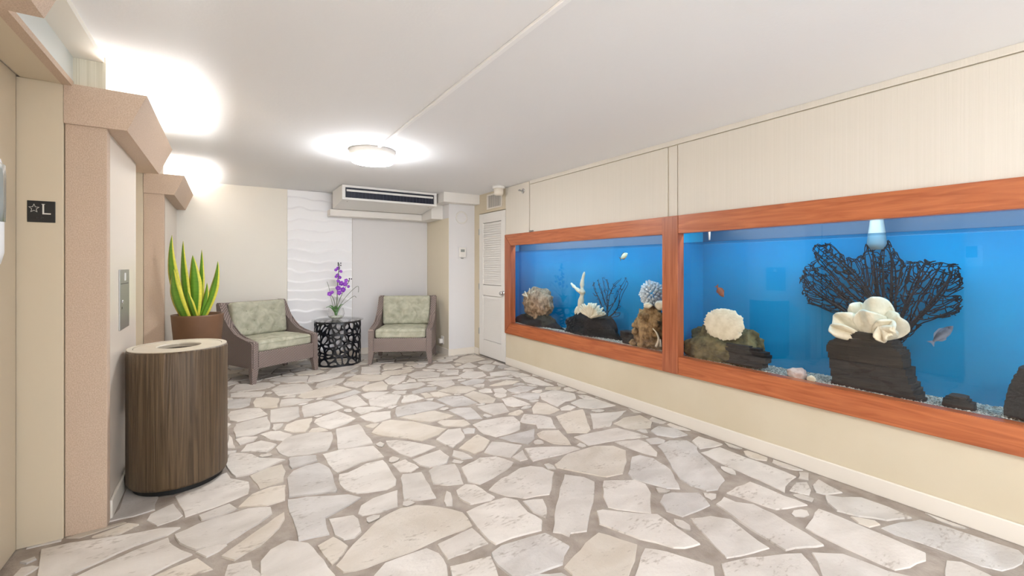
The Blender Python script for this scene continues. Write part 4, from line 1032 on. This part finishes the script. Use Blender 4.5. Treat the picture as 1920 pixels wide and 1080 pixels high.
# --- long tank
b = nb(); c, h = extent(1294, 1430, 604, 690, .2, .12); c.z -= .02
rock(b, c, h, 5, .2, 1.5, 4); c2, h2 = extent(1288, 1362, 632, 690, .14, .07); rock(b, c2, h2, 4, .22, 1.8, 12)
one('mossy_rock', b, m_moss, 'broad mossy brown rock carrying the round white plate coral', 'rock')
c, h = extent(1320, 1396, 579, 638, .085, .018); b = nb()
r_ = bmesh.ops.create_icosphere(b, subdivisions=5, radius=1)
for v in r_['verts']:
    d_ = v.co.normalized(); ang = math.atan2(d_.z, d_.y); e = 1+.10*noise.noise(Vector((math.cos(ang)*11, math.sin(ang)*11, 0)))+.1*noise.noise(Vector((math.cos(ang)*2, math.sin(ang)*2, 5)))
    bumpy = .06*noise.noise(d_*14)
    v.co = Vector((d_.x*h[0]*(1+bumpy*5)-.04*d_.z*0, d_.y*h[1]*e, d_.z*h[2]*e+(-.03 if d_.z < -.6 else 0)*0))
    v.co.x += .10*v.co.z; v.co += c
one('plate_coral', b, m_wcoral, 'round white plate coral resting on the mossy rock', 'coral')
slab_stack('slate_rock', [(645, 1366, 1400), (655, 1362, 1440), (666, 1362, 1450), (684, 1364, 1432)], .13, .06, m_slate, 'dark jagged slate pile at the foot of the mossy rock', 5, 2)
mo = mat('fish_orange', (150, 78, 44), .5, rgb2=(120, 70, 50), scale=(30, 30, 30))
fish('small brownish orange fish swimming above the plate coral', (1357, 557), (1343, 535), .05, .2, mo, mo)
b = nb(); p0 = place(1330, 432, .12); p1 = place(1330, 450, .12); tube(b, [p0+Vector((0, 0, .08)), p0, p1], [.009, .009, .006], 10); tag(obj('air_tube', b, m_white, None, True), 'short white air tube hanging under the frame by the mullion', 'tube')
b = nb(); p0 = place(1644, 400, .33); p1 = place(1644, 440, .33); p2 = place(1644, 468, .33)
tube(b, [p0+Vector((0, 0, .05)), p0, p1, p1+(p2-p1)*.6, p2], [.03, .03, .045, .05, .03], 14)
tag(obj('return_nozzle', b, mat('nozzle_grey', (118, 142, 152), .5), None, True), 'pale water return nozzle above the big sea fan', 'nozzle')
sea_fan('sea_fan', [(1497, 522), (1507, 500), (1528, 488), (1520, 470), (1530, 455), (1560, 453), (1572, 470), (1600, 485), (1622, 470), (1624, 448), (1645, 458), (1668, 445), (1676, 462), (1690, 482), (1716, 492), (1728, 480), (1760, 490), (1800, 494), (1806, 520), (1812, 536), (1800, 548), (1812, 575), (1790, 596), (1745, 600), (1715, 625), (1690, 645), (1660, 640), (1600, 605), (1545, 580), (1512, 570), (1505, 548)],
        (1672, 650), .38, 'big black net-like sea fan behind the white leafy coral', 4, 1300, .0125, .0135, .6, .0026, .013, 5, 600)
slab_stack('rock', [(622, 1600, 1672), (640, 1568, 1688), (655, 1553, 1704), (690, 1558, 1716), (715, 1562, 1728), (745, 1566, 1740)], .20, .12, m_slate, 'tall dark layered rock under the white leafy coral', 7, 3)
# white leafy coral
t = thing('leaf_coral', 'large white leafy coral with folded lobes on the layered rock', 'coral', place(1628, 634, .13)); o0 = place(1628, 634, .13)
def lobe(px0, py0, px1, py1, wd, d0, d1, seed, curl=.25):
    a, c = place(px0, py0, d0)-o0, place(px1, py1, d1)-o0; ax = c-a; L_ = ax.length; ax.normalize()
    sd = ax.cross(Vector((1, 0, 0))).normalized(); nr = sd.cross(ax)
    b = nb(); nu, nv = 10, 12; G = []
    for i in range(nu+1):
        s = i/nu; row = []
        for j in range(nv+1):
            u = j/nv*2-1; wv = wd*(.25+.75*math.sin(min(1, s*1.1)*PI*.55))*.5
            e = 1-.32*abs(u)**2.2+.05*noise.noise(Vector((u*3, seed, 0)))
            p_ = a+ax*L_*s*e+sd*u*wv+nr*(curl*wv*(u*u)+.03*math.sin(u*4+seed)*s+.012*noise.noise(Vector((u*3, s*3, seed))))
            row.append(b.verts.new(p_))
        G.append(row)
    for i in range(nu):
        for j in range(nv): b.faces.new((G[i][j], G[i][j+1], G[i+1][j+1], G[i+1][j]))
    o = obj('lobe', b, m_wcoral, t, True); md = o.modifiers.new('s', 'SOLIDIFY'); md.thickness = .018; md.offset = 0
    sb = o.modifiers.new('ss', 'SUBSURF'); sb.levels = 1; sb.render_levels = 1
lobe(1625, 632, 1562, 590, .15, .15, .12, 1); lobe(1618, 634, 1553, 612, .09, .12, .09, 2, .1); lobe(1632, 632, 1600, 567, .12, .2, .18, 3); lobe(1636, 634, 1645, 555, .17, .18, .15, 4)
lobe(1640, 634, 1690, 590, .17, .17, .15, 5); lobe(1634, 636, 1622, 580, .16, .13, .09, 6, .35); lobe(1640, 634, 1676, 606, .12, .10, .07, 7, .3); lobe(1650, 612, 1656, 642, .07, .08, .06, 8, .2); lobe(1648, 616, 1680, 623, .05, .08, .06, 9, .2)
mb = mat('fish_blue_grey', (60, 66, 82), .4, rgb2=(120, 130, 146), scale=(6, 14, 14), lo=.4, hi=.65); mb2 = mat('fin_blue_grey', (110, 122, 142), .5)
fish('slim blue-grey fish swimming by the layered dark rock', (1787, 611), (1744, 645), .048, .2, mb, mb2)
rk('pink_stone', (1478, 1513, 689, 716), .11, .04, mat('pink_shell', (196, 164, 150), .8, rgb2=(222, 200, 186), scale=(30, 30, 30), bump=.6), 'small pinkish stone lying on the gravel', 'stone', 8, .25, 2, 3)
rk('pebble', (1512, 1530, 704, 718), .07, .02, m_wcoral, 'small white pebble beside the pinkish stone', 'stone', 9, .2, 2, 2)
slab_stack('slate_rock', [(742, 1785, 1812), (750, 1768, 1828), (764, 1768, 1834)], .17, .05, m_slate, 'low dark slate piece lying alone on the gravel', 11, 2)
slab_stack('rock', [(690, 1915, 1965), (715, 1900, 1985), (745, 1888, 2000), (785, 1882, 2010)], .15, .10, m_lava, 'black rough rock past the low slate piece', 13, 3)
